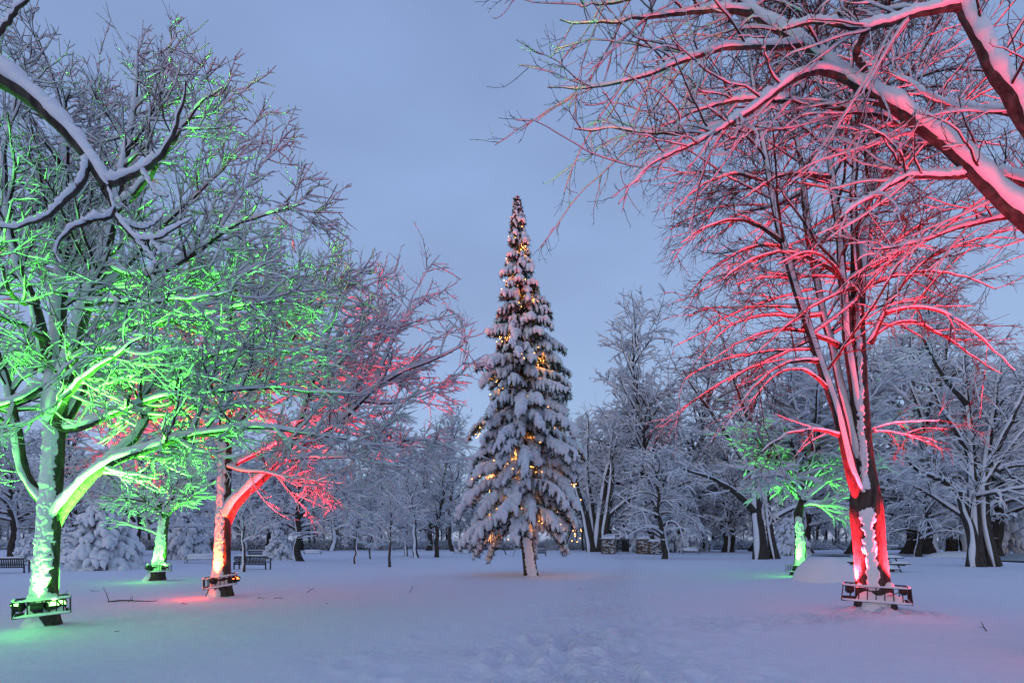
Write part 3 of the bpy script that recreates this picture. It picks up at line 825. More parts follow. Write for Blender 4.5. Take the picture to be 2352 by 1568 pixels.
# ================================================================== TREE 6: near tree, off frame, limbs across the upper right
r6 = np.random.default_rng(66)
Yu = 6.6
bu = np.array([8.2, 6.6, gz(8.2, 6.6)])
tp = resample(np.array([bu + [0, 0, -.1], bu + [-.05, 0, 1.6], bu + [-.1, 0, 3.0], bu + [-.25, -.05, 4.3], bu + [-.45, -.1, 5.6], bu + [-.8, -.1, 7.2], bu + [-1.0, 0, 9.5]]), 16)
LU = [
    ([(2620, 830), (2520, 650), (2352, 500), (2240, 385), (2130, 290, .1), (2040, 235, .1), (1960, 190, .2), (1850, 105, .3), (1730, 30, .4), (1690, -10, .4), (1600, -80, .5)], .150, .038),
    ([(2600, 700), (2450, 450, .2), (2352, 418, .3), (2230, 382, .4), (2150, 305, .4), (2090, 285, .4), (2020, 265, .4), (1930, 243, .4), (1850, 235, .4), (1810, 232, .4)], .095, .025),
    ([(2560, 560, -.3), (2440, 400, -.4), (2352, 262, -.5), (2280, 140, -.6), (2218, 20, -.6), (2185, -90, -.6)], .13, .08),
    ([(2215, 15, -.6), (2160, 18, -.6), (2100, 32, -.5), (2040, 55, -.4), (1990, 65, -.3), (1930, 58, -.2), (1860, 45, -.1), (1800, 70, 0)], .055, .022),
    ([(1960, 185, .2), (1890, 155, .2), (1820, 180, .1), (1760, 230, 0), (1700, 270, -.1), (1620, 308, -.2), (1500, 305, -.3), (1400, 298, -.3), (1318, 300, -.3)], .055, .008),
    ([(1850, 105, .3), (1760, 110, .2), (1680, 105, .2), (1600, 130, .1), (1500, 165, 0), (1400, 200, 0), (1300, 205, 0), (1255, 203, 0)], .045, .007),
    ([(1730, 30, .4), (1650, 20, .4), (1560, 30, .4), (1450, 45, .3), (1360, 55, .3), (1285, 52, .3)], .045, .007),
    ([(1700, 270, -.1), (1620, 320, -.3), (1540, 350, -.4), (1480, 390, -.5), (1440, 430, -.5), (1422, 470, -.5)], .03, .006),
    ([(1810, 232, .4), (1740, 225, .5), (1660, 235, .5), (1560, 270, .6), (1480, 320, .6)], .04, .008),
    ([(2246, 392, .06), (2180, 408, .15), (2090, 400, .25), (2050, 420, .2), (2010, 450, .2), (1970, 468, .1), (1930, 500, .1)], .05, .012),
    ([(2600, 600, .8), (2420, 480, .9), (2300, 500, .9), (2200, 520, .9), (2100, 560, 1.0), (2000, 575, 1.0)], .07, .014),
    ([(1990, 65, -.3), (1960, 120, -.1), (2000, 180, .1), (2030, 240, .2)], .045, .03),
    ([(1600, -80, .5), (1500, -20, .5), (1400, 10, .5), (1330, 15, .5)], .045, .007),
    ([(2218, 20, -.6), (2120, -60, -.4), (1980, -120, -.2), (1800, -140, 0), (1600, -120, .2)], .06, .02),
    ([(2352, 262, -.5), (2250, 250, .2), (2160, 240, .8), (2060, 170, 1.2), (1950, 130, 1.5)], .04, .010),
]
limbs = [limb(p, Yu, a, b, 20, r6, .012) for p, a, b in LU]
P0, R0 = stack(limbs)
sel = [i for i in range(len(limbs)) if i not in (0, 2)]
P1a, R1a = grow(P0[sel], R0[sel], r6, 6.5, 0.22, 1.0, 40, 12, 1.25, 0.35, 9, (0.05, -0.25), 0.11, rf=0.5, rmin=0.008, rmax=0.016, flat=0.8, bias=(-.3, 0, 0), tfall=0.35, zmin=3)
P1b, R1b = grow(P0[[0, 2]], R0[[0, 2]], r6, 3.2, 0.35, 1.0, 50, 12, 1.4, 0.3, 9, (0.05, -0.2), 0.1, rf=0.3, rmin=0.008, rmax=0.018, flat=0.8, bias=(-.4, 0, 0), tfall=0.2, zmin=3)
P1, R1 = np.concatenate([P1a, P1b]), np.concatenate([R1a, R1b])
P2, R2 = grow(*inview(P1, R1), r6, 7.0, 0.15, 1.0, 40, 12, 0.42, 0.35, 6, (0.2, 0.1), 0.16, rf=0.6, rmin=0.0045, rmax=0.008, tfall=0.35, zmin=3)
P3, R3 = grow(P2, R2, r6, 4.2, 0.2, 1.0, 38, 12, 0.15, 0.3, 4, 0.3, 0.18, rf=0.75, rmin=0.0035, rmax=0.005, zmin=3)
hero_tree('overhanging_tree', 'tree whose thick snowy limbs slant in across the top corner over the crimson tree', bu, (tp, np.linspace(.42, .2, 16)), limbs,
          [(P1, R1, .009, .6, .6), (P2[::2], R2[::2], .006, .6, .9), (P2[1::2], R2[1::2], None, 0, 0), (P3, R3, None, 0, 0)], r6, snow_k=10, limb_snow=(.016, .46, .50), load=norm(np.array([-.70, -.80, .75])),
          plaster_args=[dict(az0=-1.8, half=1.1, thick=0.06, seed=54, zr=(0.5, 8))])

# ================================================================== TREE 7: near tree, off frame, branch across the upper left
r7 = np.random.default_rng(77)
Yl = 4.6
bl = np.array([-6.3, 4.3, gz(-6.3, 4.3)])
tp = resample(np.array([bu * 0 + bl + [0, 0, -.1], bl + [.05, 0, 2], bl + [.15, 0, 4.5], bl + [.1, 0, 7.0], bl + [.3, 0, 9.5]]), 16)
LL = [
    ([(-320, 60, -.2), (-150, 90, -.1), (-20, 168), (60, 215), (125, 272), (178, 328), (205, 370), (225, 400), (240, 420), (247, 433)], .115, .040),
    ([(240, 420), (262, 424), (290, 408), (330, 394), (370, 360, -.1), (392, 325, -.1), (408, 290, -.1), (418, 245, -.1), (428, 188, -.1)], .030, .007),
    ([(203, 366), (196, 395, -.05), (186, 430, -.1), (150, 458, -.15), (112, 498, -.2), (80, 512, -.2), (45, 525, -.2), (-5, 521, -.25)], .032, .007),
    ([(246, 432), (256, 465, 0), (264, 494, 0), (238, 503, -.05), (205, 504, -.1), (170, 528, -.1), (140, 545, -.1), (124, 582, -.15), (136, 606, -.15)], .024, .006),
    ([(264, 494), (290, 530, 0), (315, 552, 0), (345, 552, -.02), (372, 545, -.04), (398, 528, -.05), (420, 515, -.05), (441, 499, -.05)], .020, .005),
    ([(270, 505), (300, 520, .05), (335, 528, .1), (360, 512, .12), (380, 488, .14)], .015, .004),
    ([(326, 395), (342, 420, -.05), (355, 445, -.08), (372, 452, -.1), (388, 446, -.1)], .013, .005),
    ([(310, 553), (335, 575, 0), (352, 596, 0), (356, 612, 0)], .012, .004),
    ([(222, 405), (240, 450, .1), (268, 485, .15), (285, 470, .15)], .014, .005),
    ([(345, 552), (365, 578, -.05), (388, 580, -.05)], .010, .004),
    ([(-120, 175, -.2), (-30, 100, -.15), (0, 74, -.1), (22, 52, -.1), (38, 26, -.1), (66, -8, -.1)], .030, .012),
    ([(-300, -60, -.3), (-150, -120, -.2), (-40, -150, -.1)], .06, .02),
]
limbs = [limb(p, Yl, a, b, 22, r7, .006) for p, a, b in LL]
P0, R0 = stack(limbs)
P1, R1 = grow(P0[1:], R0[1:], r7, 3.2, 0.25, 0.98, 55, 14, 0.13, 0.4, 5, 0.2, 0.15, rf=0.6, rmin=0.004, rmax=0.008, zmin=3)
hero_tree('overhanging_tree', 'tree reaching in with one dark forked branch thick with snow before the green tree', bl, (tp, np.linspace(.33, .2, 16)), limbs,
          [(P1, R1, .006, .5, .7)], r7, snow_k=10, limb_snow=(.022, .58, .50), load=norm(np.array([0, -.2, 1.0])))

# ================================================================== the cages and floodlights
G = 'floodlights in the trunk cages'
def lights_for(base, z, lamps, color, lens, spill_off=(0, -0.12, 0.10)):
    """lamps: (dx, dy, aim x, aim y, cone, watts, spill watts, label)"""
    for dx, dy, ax, ay, cone, p, sp, lab in lamps:
        lamp('floodlight', lab, np.array(base) + [dx, dy, z], (ax, ay, 1.0), color, p, lens, cone, sp, group=G, spill_off=spill_off)

cage('black iron cage round the foot of the big green-lit trunk', B_GREEN, 0.76, 0.31, 0.58, 0.07, M_GREEN, rz=0.72, seed=1, depth=0.70)
lights_for(B_GREEN, 0.52, [
    (0.17, -0.30, -0.03, 0.03, 70, 1700, 6, 'green floodlight at the front of the big green-lit trunk'),
    (0.30, 0.02, 0.55, -0.36, 68, 8000, 1, 'green floodlight on the inner side of the big green trunk'),
    (0.33, -0.16, 0.66, -0.24, 44, 15000, 0, 'added green floodlight at the inner front corner of the big green cage'),  # extra lamp, added to carry green into the crown on this side
    (-0.28, 0.10, -0.25, -0.15, 90, 4600, 1, 'green floodlight on the outer side of the big green trunk'),
    (0.06, 0.28, 0.26, -0.16, 76, 13000, 0, 'added green floodlight right behind the big green trunk'),  # also added, sends more green up through the crown
    (-0.20, -0.28, -.06, -.44, 68, 4500, 1.5, 'green floodlight at the outer front corner of the big green cage')], GREEN, M_GREEN, (0.05, -.45, .12))
cage('tilted iron cage round the foot of the red-lit trunk beside a park bench', B_RED, 0.80, 0.33, 0.60, 0.16, M_RED, rz=0.50, seed=2, depth=0.78)
lights_for(B_RED, 0.56, [
    (0.06, -0.42, 0.05, 0.20, 70, 2600, 24, 'red floodlight at the front of the trunk beside the park bench'),
    ], SCARLET, M_RED, (-.45, -.15, .08))
lights_for(B_RED, 0.56, [
    (-.34, .20, -.30, .05, 84, 9000, 3, 'red floodlight behind the trunk beside the park bench, outer side'),
    (.30, .32, .12, .30, 76, 14000, 1, 'red floodlight behind the trunk beside the park bench, middle'),
    (.42, .10, .70, .00, 56, 11000, 1, 'red floodlight at the bench side of the trunk beside the park bench'),
    (.40, -.14, .30, .05, 50, 2200, 0, 'red floodlight at the front bench-side corner of that tilted cage')], RED, M_RED, (-.45, -.15, .08))
cage('iron cage round the slanting foot of the small green-lit tree', B_SMALL + [0.12, 0, 0], 0.76, 0.40, 0.68, 0.02, M_GREEN, rz=0.60, seed=3, depth=0.76)
lights_for(B_SMALL + [0.12, 0, 0], 0.62, [
    (-0.18, -0.40, -.05, .02, 110, 900, 18, 'green floodlight on the front of the small tree, outer side'),
    (0.33, -.25, .2, .1, 110, 900, 5, 'green floodlight on the small tree, side nearer the red trunk'),
    (0.02, .32, .12, -.05, 110, 4200, 0, 'added green floodlight right behind the small tree')], GREEN, M_GREEN)  # last lamp is added to turn the small crown green
cage('wide iron cage with glowing red lamps round the thick crimson trunk', B_BIG, 1.18, 0.30, 0.62, -0.03, M_RED, rz=-0.58, flare_out=1.05, seed=4, depth=0.9)
lights_for(B_BIG, 0.60, [
    (-0.49, 0.10, .10, -0.02, 90, 9500, 5, 'glowing red floodlight at the path end of the wide cage'),
    (0.32, -0.40, -.06, 0.06, 90, 9500, 5, 'glowing red floodlight at the end of the wide cage away from the path'),
    (.08, .42, -.3, .05, 96, 7000, 0, 'red floodlight behind the crimson trunk, path side'),
    (.36, .22, .4, .0, 96, 7000, 0, 'red floodlight behind the crimson trunk, away from the path')], RED, M_RED)
cage('iron cage partly hidden behind the rounded snow heap', B_FAR, 0.95, 0.20, 0.50, 0.0, M_GREEN, seed=5, depth=0.8)
lights_for(B_FAR, 0.45, [
    (-0.34, -0.34, .10, .15, 50, 900, 20, 'green floodlight at the open end of the cage by the snow heap'),
    (0.36, -0.30, -.05, .15, 50, 800, 6, 'green floodlight hidden behind the rounded snow heap'),
    (0, .5, -.1, .1, 125, 2300, 0, 'green floodlight behind the gnarled green trunk')], GREEN, M_GREEN, (-.45, -.4, .35))
cage('iron cage round the trunk of the overhanging tree outside the view', bu, 1.4, 0.3, 0.6, 0.0, M_RED, seed=6, depth=1.1)
lights_for(bu, 0.6, [
    (-0.5, -0.6, -.42, .0, 100, 2000, 5, 'red floodlight in front of the overhanging tree outside the view'),
    (-.8, .25, -.6, .1, 60, 2200, 3, 'red floodlight beside the overhanging tree outside the view')], RED, M_RED)

# ================================================================== conifers
def fir_branch(base, az, L, e0, e1, rng, blets, blen, hang, nT, snow_r, needle=(0.10, 0.035)):
    """One drooping bough: returns wood+needle geometry and snow geometry pieces."""
    n = 8
    el = np.linspace(e0, e1, n)
    dr = np.stack([np.cos(el) * cos(az), np.cos(el) * sin(az), np.sin(el)], 1)
    P = np.vstack([base, base + np.cumsum(dr[:-1] * L / (n - 1), 0)])
    hz = np.array([-sin(az), cos(az), 0])
    m = max(3, int(blets * L))
    t = np.clip((np.arange(m) + rng.random(m)) / m * 0.86 + 0.12, 0, 0.97)
    f = t * (n - 1); i0 = np.minimum(f.astype(int), n - 2); w = (f - i0)[:, None]
    b = P[i0] * (1 - w) + P[i0 + 1] * w
    T = norm(P[i0 + 1] - P[i0])
    sd = np.where(np.arange(m) % 2 == 0, 1, -1)[:, None] * rng.uniform(0.5, 1.0, (m, 1))
    d = norm(T * 0.75 + hz[None] * sd * 0.9 + np.array([0, 0, -hang]) + rng.normal(0, .12, (m, 3)))
    ll = blen * (1.05 - 0.55 * t) * rng.uniform(0.7, 1.25, m)
    nb = 6
    B = np.empty((m, nb, 3)); B[:, 0] = b
    for q in range(1, nb):
        B[:, q] = B[:, q - 1] + d * (ll / (nb - 1))[:, None]
        d = norm(d + np.array([0, 0, -0.30]) + rng.normal(0, .06, (m, 3)))
    # the bough's own tip counts as a branchlet too
    tip = resample(P[-4:], nb)[None]
    B = np.concatenate([B, tip]); m += 1
    Rb = np.full((m, nb), 0.012)
    wood = [tubes(P[None], np.linspace(0.02 + 0.014 * L, 0.008, n)[None], 5)]
    # needles: blades leaning off the branchlets, mostly to the side and below
    k = nT
    tt = rng.random((m, k)) * (nb - 1.001); ii = tt.astype(int); ww = (tt - ii)[..., None]
    mi = np.arange(m)[:, None]
    nbp = B[mi, ii] * (1 - ww) + B[mi, ii + 1] * ww
    nT_ = norm(B[mi, ii + 1] - B[mi, ii])
    v = rng.normal(0, 1, (m, k, 3)); v[..., 2] -= 0.75
    v = norm(v - (v * nT_).sum(-1, keepdims=True) * nT_)
    nd = norm(nT_ * 0.7 + v)
    s2 = norm(np.cross(nd, rng.normal(0, 1, (m, k, 3))))
    Ln = needle[0] * rng.uniform(0.7, 1.5, (m, k, 1)); Wn = needle[1]
    tri = np.stack([nbp + s2 * Wn * .5, nbp - s2 * Wn * .5, nbp + nd * Ln + np.array([0, 0, -0.02])], 2).reshape(-1, 3)
    nd_faces = np.arange(len(tri)).reshape(-1, 3)
    # snow: lumpy ropes on the branchlets and a thicker one along the bough
    lump = np.exp(rng.normal(0, .24, (m, nb)))
    prof = np.array([0.5, 0.95, 1.08, 1.0, 0.75, 0.25])
    sr = snow_r * lump * prof[None] * (0.75 + 0.5 * rng.random((m, 1))) * np.where(rng.random((m, 1)) < 0.10, 0.1, 1)
    Bs = B + np.array([0, 0, 0.5]) * sr[..., None] + np.array([cos(az), sin(az), 0]) * sr[..., None] * 0.25
    sn = [tubes(Bs, sr, 6)]
    for_cap = []
    Ps = resample(P, 12)
    s3 = snow_r * 0.9 * np.exp(rng.normal(0, .2, 12)) * np.linspace(0.8, 0.7, 12)
    Ps2 = Ps + np.array([0, 0, 0.55]) * s3[:, None]
    sn.append(tubes(Ps2[None], s3[None], 6))
    return P, wood, (tri, nd_faces), sn

r8 = np.random.default_rng(88)
fir = thing('fir_tree', 'tall slender snow-laden fir wrapped in warm fairy lights, alone in the middle', 'fir tree', B_FIR)
fx = np.array([1221, 1216, 1210, 1208, 1206, 1203, 1198, 1192, 1188])
fy = np.array([1330, 1290, 1250, 1200, 1100, 900, 700, 560, 462])
fp = np.array([D(a, b, 24.4) for a, b in zip(fx, fy)])
frad = np.array([.34, .31, .29, .28, .25, .20, .13, .06, .012])
FP = resample(np.c_[fp, frad], 60)
ftrunk = obj('trunk', place(trunk_mesh(FP[:, :3], FP[:, 3], 18, seed=5, flare=.2), B_FIR).mesh('fir_trunk', M_BARK), fir)
obj('snow', place(plaster(FP[:14, :3], FP[:14, 3], -1.45, 1.0, 0.06, 61, zr=(-.2, 3.2), n=80, k=26, flare=.2, ridge=.4), B_FIR).mesh('fir_trunk_snow', M_SNOW), ftrunk)
zs = []
z = 2.9
while z < 17.3:
    zs.append(z); z += 0.66 - 0.013 * z + r8.uniform(-.04, .04)
Zp = [2.0, 3.0, 4.5, 6.5, 8.0, 10, 12, 14, 15.5, 16.5, 17.3, 17.9]
Lp = [2.20, 2.80, 2.85, 2.65, 2.35, 1.95, 1.50, .95, .58, .34, .18, .07]
bulb_spots = []
mats2 = None
for zi, z in enumerate(zs):
    nb = 10 if z < 12 else (8 if z < 14 else 6)
    a0 = r8.uniform(0, 2 * pi)
    for q in range(nb):
        az = a0 + 2 * pi * q / nb + r8.normal(0, .16)
        Lq = np.interp(z, Zp, Lp) * (r8.uniform(0.62, 1.12) if r8.random() < .8 else r8.uniform(1.1, 1.32)) * 1.06
        if r8.random() < 0.03: Lq *= 1.3
        xc = np.interp(z, FP[:, 2], FP[:, 0])
        base = np.array([xc, 24.4, z + r8.uniform(-.30, .26) * (1 - .5 * (z - 2) / 15.5)])
        ft = (z - 2) / 15.5
        e0 = -0.08 + 0.30 * ft + r8.normal(0, .15)
        e1 = -1.28 + 0.75 * ft + r8.normal(0, .18)
        if z < 3.4 and abs(((az + pi / 2) % (2 * pi)) - 0.0) < .55: Lq *= .90   # the side towards the viewer is shorter, the trunk shows
        if z < 4.2: e1 += .22
        if z < 4.0 and cos(az) < -.55: Lq *= 1.22; e1 -= .40
        sr = (0.134 - 0.072 * ft) * r8.uniform(.72, 1.25)
        P, wood, nd, sn = fir_branch(base, az, Lq, e0, e1, r8, 5.6 + 4 * ft, 0.90 - 0.46 * ft, 0.70, 44, sr, (0.19 - .05 * ft, 0.038))
        g = Geo()
        for V, f in wood: g.add(V, f)
        g.add(nd[0], tris=nd[1]); place(g, B_FIR)
        br = obj('branch', g.mesh('fir_branch', M_NEEDLE), fir)
        g = Geo()
        for V, f in sn: g.add(V, f)
        place(g, B_FIR)
        obj('snow', g.mesh('fir_branch_snow', M_SNOW), br)
        bulb_spots.append((z, az, P))
# short leader shoots
g = Geo(); gs = Geo()
for z in np.arange(17.0, 17.95, .07):
    for q in range(5):
        az = r8.uniform(0, 2 * pi)
        P, wood, nd, sn = fir_branch(np.array([np.interp(z, FP[:, 2], FP[:, 0]), 24.4, z]), az, np.interp(z, Zp, Lp) * .8 + .08, .5, .1, r8, 12, .15, .1, 10, .036)
        g.add(nd[0], tris=nd[1])
        for V, f in sn[:1]: gs.add(V, f)
obj('leader', place(g, B_FIR).mesh('leader', M_NEEDLE), fir, kind='stuff')
obj('leader_snow', place(gs, B_FIR).mesh('leader_snow', M_SNOW), fir, kind='stuff')

# fairy lights: garlands wound round the fir, each with its bulbs
bg = Geo()
ph = (1 + 5 ** .5) / 2
iv = norm(np.array([[-1, ph, 0], [1, ph, 0], [-1, -ph, 0], [1, -ph, 0], [0, -1, ph], [0, 1, ph], [0, -1, -ph], [0, 1, -ph], [ph, 0, -1], [ph, 0, 1], [-ph, 0, -1], [-ph, 0, 1]], float)) * 0.015
bg.add(iv, tris=[[0, 11, 5], [0, 5, 1], [0, 1, 7], [0, 7, 10], [0, 10, 11], [1, 5, 9], [5, 11, 4], [11, 10, 2], [10, 7, 6], [7, 1, 8], [3, 9, 4], [3, 4, 2], [3, 2, 6], [3, 6, 8], [3, 8, 9], [4, 9, 5], [2, 4, 11], [6, 2, 10], [8, 6, 7], [9, 8, 1]])
bulb_me = bg.mesh('bulb', M_BULB)
SPANS = [('lowest garland of warm fairy lights round the skirt of the fir', 2.6, 4.6, 1.6), ('second garland of fairy lights up, above the fir skirt', 4.6, 6.8, 1.7),
         ('third garland of fairy lights up, at the widest clusters of glow', 6.8, 9.2, 1.8), ('fourth garland of fairy lights up, around the middle of the fir', 9.2, 11.8, 1.7),
         ('fifth garland of fairy lights up, in the slim upper fir', 11.8, 14.6, 1.6), ('topmost garland of fairy lights, just under the tip of the fir', 14.6, 16.9, 1.8)]
for si, (lab, za, zb, turns) in enumerate(SPANS):
    root = thing('fairy_light_string', lab, 'string lights', B_FIR + [0, 0, za], group='fairy light garlands on the fir')
    o0 = B_FIR + [0, 0, za]
    ts = np.linspace(0, 1, 90)
    zz = za + (zb - za) * ts
    azs = r8.uniform(0, 6.28) + ts * turns * 2 * pi
    rr = np.interp(zz, Zp, Lp) * np.clip(0.72 + 0.20 * np.sin(ts * 23 + si) + .16 * np.sin(ts * 61 + 2 * si), .2, .95)
    pts = np.stack([np.interp(zz, FP[:, 2], FP[:, 0]) + rr * np.cos(azs), 24.4 + rr * np.sin(azs), zz - 0.50 * rr + 0.45 * np.sin(ts * 17 + si * 2)], 1)
    g = Geo(); g.add(*tubes(pts[None] - o0, np.full((1, 90), .006), 3))
    obj('wire', g.mesh('wire', M_WIRE), root)
    nbulb = (50, 50, 50, 44, 24, 12)[si]
    bt = np.sort(np.clip(r8.random(nbulb), 0, 1))
    idx = (bt * 89).astype(int)
    bp = pts[idx] + r8.normal(0, .07, (nbulb, 3))
    for b in bp:
        bo = obj('bulb', bulb_me, root, loc=b - o0)
    for b in bp[::5]:
        ax = np.array([np.interp(b[2], FP[:, 2], FP[:, 0]), 24.4, b[2]])
        pd = bpy.data.lights.new('garland_glow', 'POINT'); pd.energy = 17.0 if b[2] > 4.5 else 9.0; pd.color = AMBER; pd.shadow_soft_size = 0.06
        lo = obj('garland_glow', pd, root, loc=(b + (ax - b) * 0.30) - o0)

# ------------------------------------------------------------------ background tree kinds (built once, then copied)
def proto_bare(seed, h, spread, trunk_r, first, nlimb, droop=0.0, d1=1.7, d2=2.6, snow=1.0, up=(0.35, 1.2), l1=2.2, lean=0.0, bark=M_BARK, k=3, rt=1.0):
    """A leafless broad tree at the origin: trunk, limbs, twigs, snow as meshes."""
    rng = np.random.default_rng(seed)
    tz = np.linspace(-0.1, h * 0.78, 14)
    tpx = np.cumsum(rng.normal(0, .012 * h, 14)); tpx -= tpx[0]
    tpy = np.cumsum(rng.normal(0, .012 * h, 14)); tpy -= tpy[0]
    P = np.stack([tpx + lean * np.maximum(tz, 0), tpy, tz], 1)
    R = trunk_r * np.interp(np.linspace(0, 1, 14), [0, .35, 1], [1, .72, .12])
    L = []
    for i in range(nlimb):
        t = first + (1 - first) * (i + rng.random()) / nlimb
        f = t * 13; i0 = min(int(f), 12); b = P[i0] + (P[i0 + 1] - P[i0]) * (f - i0)
        a = i * 2.4 + rng.normal(0, .3)
        el = np.interp(t, [first, 1], up) + rng.normal(0, .12)
        ln = spread * rng.uniform(.75, 1.15) * np.interp(t, [first, 1], [1.0, .55])
        dr = np.array([cos(a) * cos(el), sin(a) * cos(el), sin(el)])
        pts = [b]
        for q in range(7):
            pts.append(pts[-1] + dr * ln / 7); dr = norm(dr + np.array([0, 0, .05 - droop * .25]) + rng.normal(0, .10, 3))
        r0 = trunk_r * .42 * (1 - .5 * t)
        L.append((resample(np.array(pts), 10), np.linspace(r0, r0 * .15, 10)))
    P0, R0 = stack(L)
    P1, R1 = grow(P0, R0, rng, d1 * 1.7, .10, 1.0, 46, 14, l1, .35, 5, (.0, -.15 - droop), .13, rf=.5, rmin=.014 * rt, rmax=.045, flat=.8)
    P2, R2 = grow(P1, R1, rng, d2 * 1.9, .10, 1.0, 44, 14, l1 * .42, .35, 4, -.05 - droop * .8, .18, rf=.6, rmin=.009 * rt, rmax=.015, flat=.9)
    P3, R3 = grow(P2, R2, rng, d2 * 1.2, .15, 1.0, 44, 14, l1 * .22, .35, 3, -.05 - droop * .5, .2, rf=.6, rmin=.007 * rt, rmax=.010)
    if h > 8:                                   # old park trees: nothing hangs to the ground
        P1, R1, P2, R2, P3, R3 = [x for A, B in ((P1, R1), (P2, R2), (P3, R3)) for x in (A[A[:, -1, 2] > .15 * h], B[A[:, -1, 2] > .15 * h])]
    gt = trunk_mesh(P, R, 12, seed=seed, flare=.3)
    gl = Geo(); gl.add(*tubes(P0, R0, 6))
    gp = plaster(P, R, -1.85, .8, trunk_r * .10, seed, zr=(-.2, h * .6), n=44, k=16, flare=.3, gaps=.35)
    gls = Geo(); gls.add(*snow_tubes(P0, R0, 5, rng, .05 * snow, .5, .35))
    gc = Geo(); gc.add(*tubes(P1, R1, k)); gc.add(*tubes(P2, R2, 3))
    gs = Geo(); gs.add(*snow_tubes(P1, R1, 4, rng, .062 * snow, .8, .45)); gs.add(*snow_tubes(P2, R2, 3, rng, .058 * snow, .8, .55)); gs.add(*snow_tubes(P3, R3, 3, rng, .054 * snow, .8, .6))
    return [('trunk', gt.mesh('trunk', bark), [('snow', gp.mesh('trunk_snow', M_SNOW))]),
            ('limbs', gl.mesh('limbs', bark), [('snow', gls.mesh('limb_snow', M_SNOW))]),
            ('crown', gc.mesh('crown', M_TWIG), [('snow', gs.mesh('crown_snow', M_SNOW))])]

def proto_conifer(seed, h, rad, whorl, nb, snow_r, low=0.1, hang=.6, blets=4.0, nT=12, e=(-.1, -1.1), needle=(.14, .06)):
    rng = np.random.default_rng(seed)
    P = np.stack([0 * np.linspace(0, 1, 14), 0 * np.linspace(0, 1, 14), np.linspace(-.1, h, 14)], 1)
    R = np.linspace(.05 * h * .5 + .05, .01, 14)
    gw, gs = Geo(), Geo()
    for z in np.arange(low * h + .15, h * .98, whorl):
        t = z / h
        a0 = rng.uniform(0, 6.28)
        for q in range(nb):
            L = rad * (1 - t) ** .8 * rng.uniform(.75, 1.2) + .12
            _, wood, nd, sn = fir_branch(np.array([0, 0, z]), a0 + 6.283 * q / nb + rng.normal(0, .2), L, e[0] + .4 * t + rng.normal(0, .1), e[1] + .8 * t, rng, blets, .75 * L ** .5, hang, nT, snow_r * (1 - .4 * t), needle)
            for V, f in wood: gw.add(V, f)
            gw.add(nd[0], tris=nd[1])
            for V, f in sn: gs.add(V, f)
    return [('trunk', trunk_mesh(P, R, 10, seed=seed).mesh('trunk', M_BARK), []),
            ('crown', gw.mesh('crown', M_NEEDLE), [('snow', gs.mesh('crown_snow', M_SNOW))])]

PROTO = {
    'oak': proto_bare(101, 14, 6.0, .36, .20, 22, .25, 1.25, 1.8),
    'oak2': proto_bare(102, 15, 5.6, .38, .22, 22, .6, 1.25, 1.8, snow=1.15),
    'tall': proto_bare(103, 20, 4.6, .34, .22, 30, .35, 1.2, 1.7, up=(.45, 1.3), snow=1.1),
    'weep': proto_bare(104, 12, 5.4, .32, .18, 22, 1.1, 1.3, 1.8, snow=1.25, up=(.3, 1.1)),
    'slim': proto_bare(105, 18, 3.0, .15, .12, 30, -.3, 1.6, 1.5, up=(1.0, 1.4), snow=.55, l1=1.6, bark=M_PALE, rt=.8),
    'young': proto_bare(106, 5.6, 2.2, .10, .34, 12, .1, 3.2, 4.0, snow=.7, up=(.7, 1.3), l1=.9, rt=.6, bark=M_PALE),
    'young2': proto_bare(107, 4.6, 1.7, .11, .40, 12, .7, 4.0, 5.0, snow=1.1, up=(.3, 1.2), l1=.8, rt=.6),
    'multi': None,
    'spruce': proto_conifer(111, 8.5, 2.3, .55, 7, .17, low=.10),
    'bush': proto_conifer(112, 4.4, 2.2, .42, 8, .20, low=.0, hang=.35, e=(.1, -.9), blets=4.5),
}

def put(kind, name, label, cat, xd, yd, scale=1.0, rz=0.0, group=None, Y=None, z=None, lean=0.0):
    Y = Y or EYE * F / (yd - HY)
    x = (xd - CX) / F * Y
    zz = gz(x, Y) if z is None else z
    root = thing(name, label, cat, (x, Y, zz - .05), rz, group)
    root.rotation_euler = (0, lean, rz)
    root.scale = (scale,) * 3 if np.isscalar(scale) else scale
    for nm, me, subs in PROTO[kind]:
        nm2 = {'limbs': 'branches'}.get(nm, nm)
        o = obj(nm2, me, root, kind='stuff' if nm != 'trunk' else None)
        for sn, sm in subs:
            obj(sn, sm, o, kind='stuff')
    return root

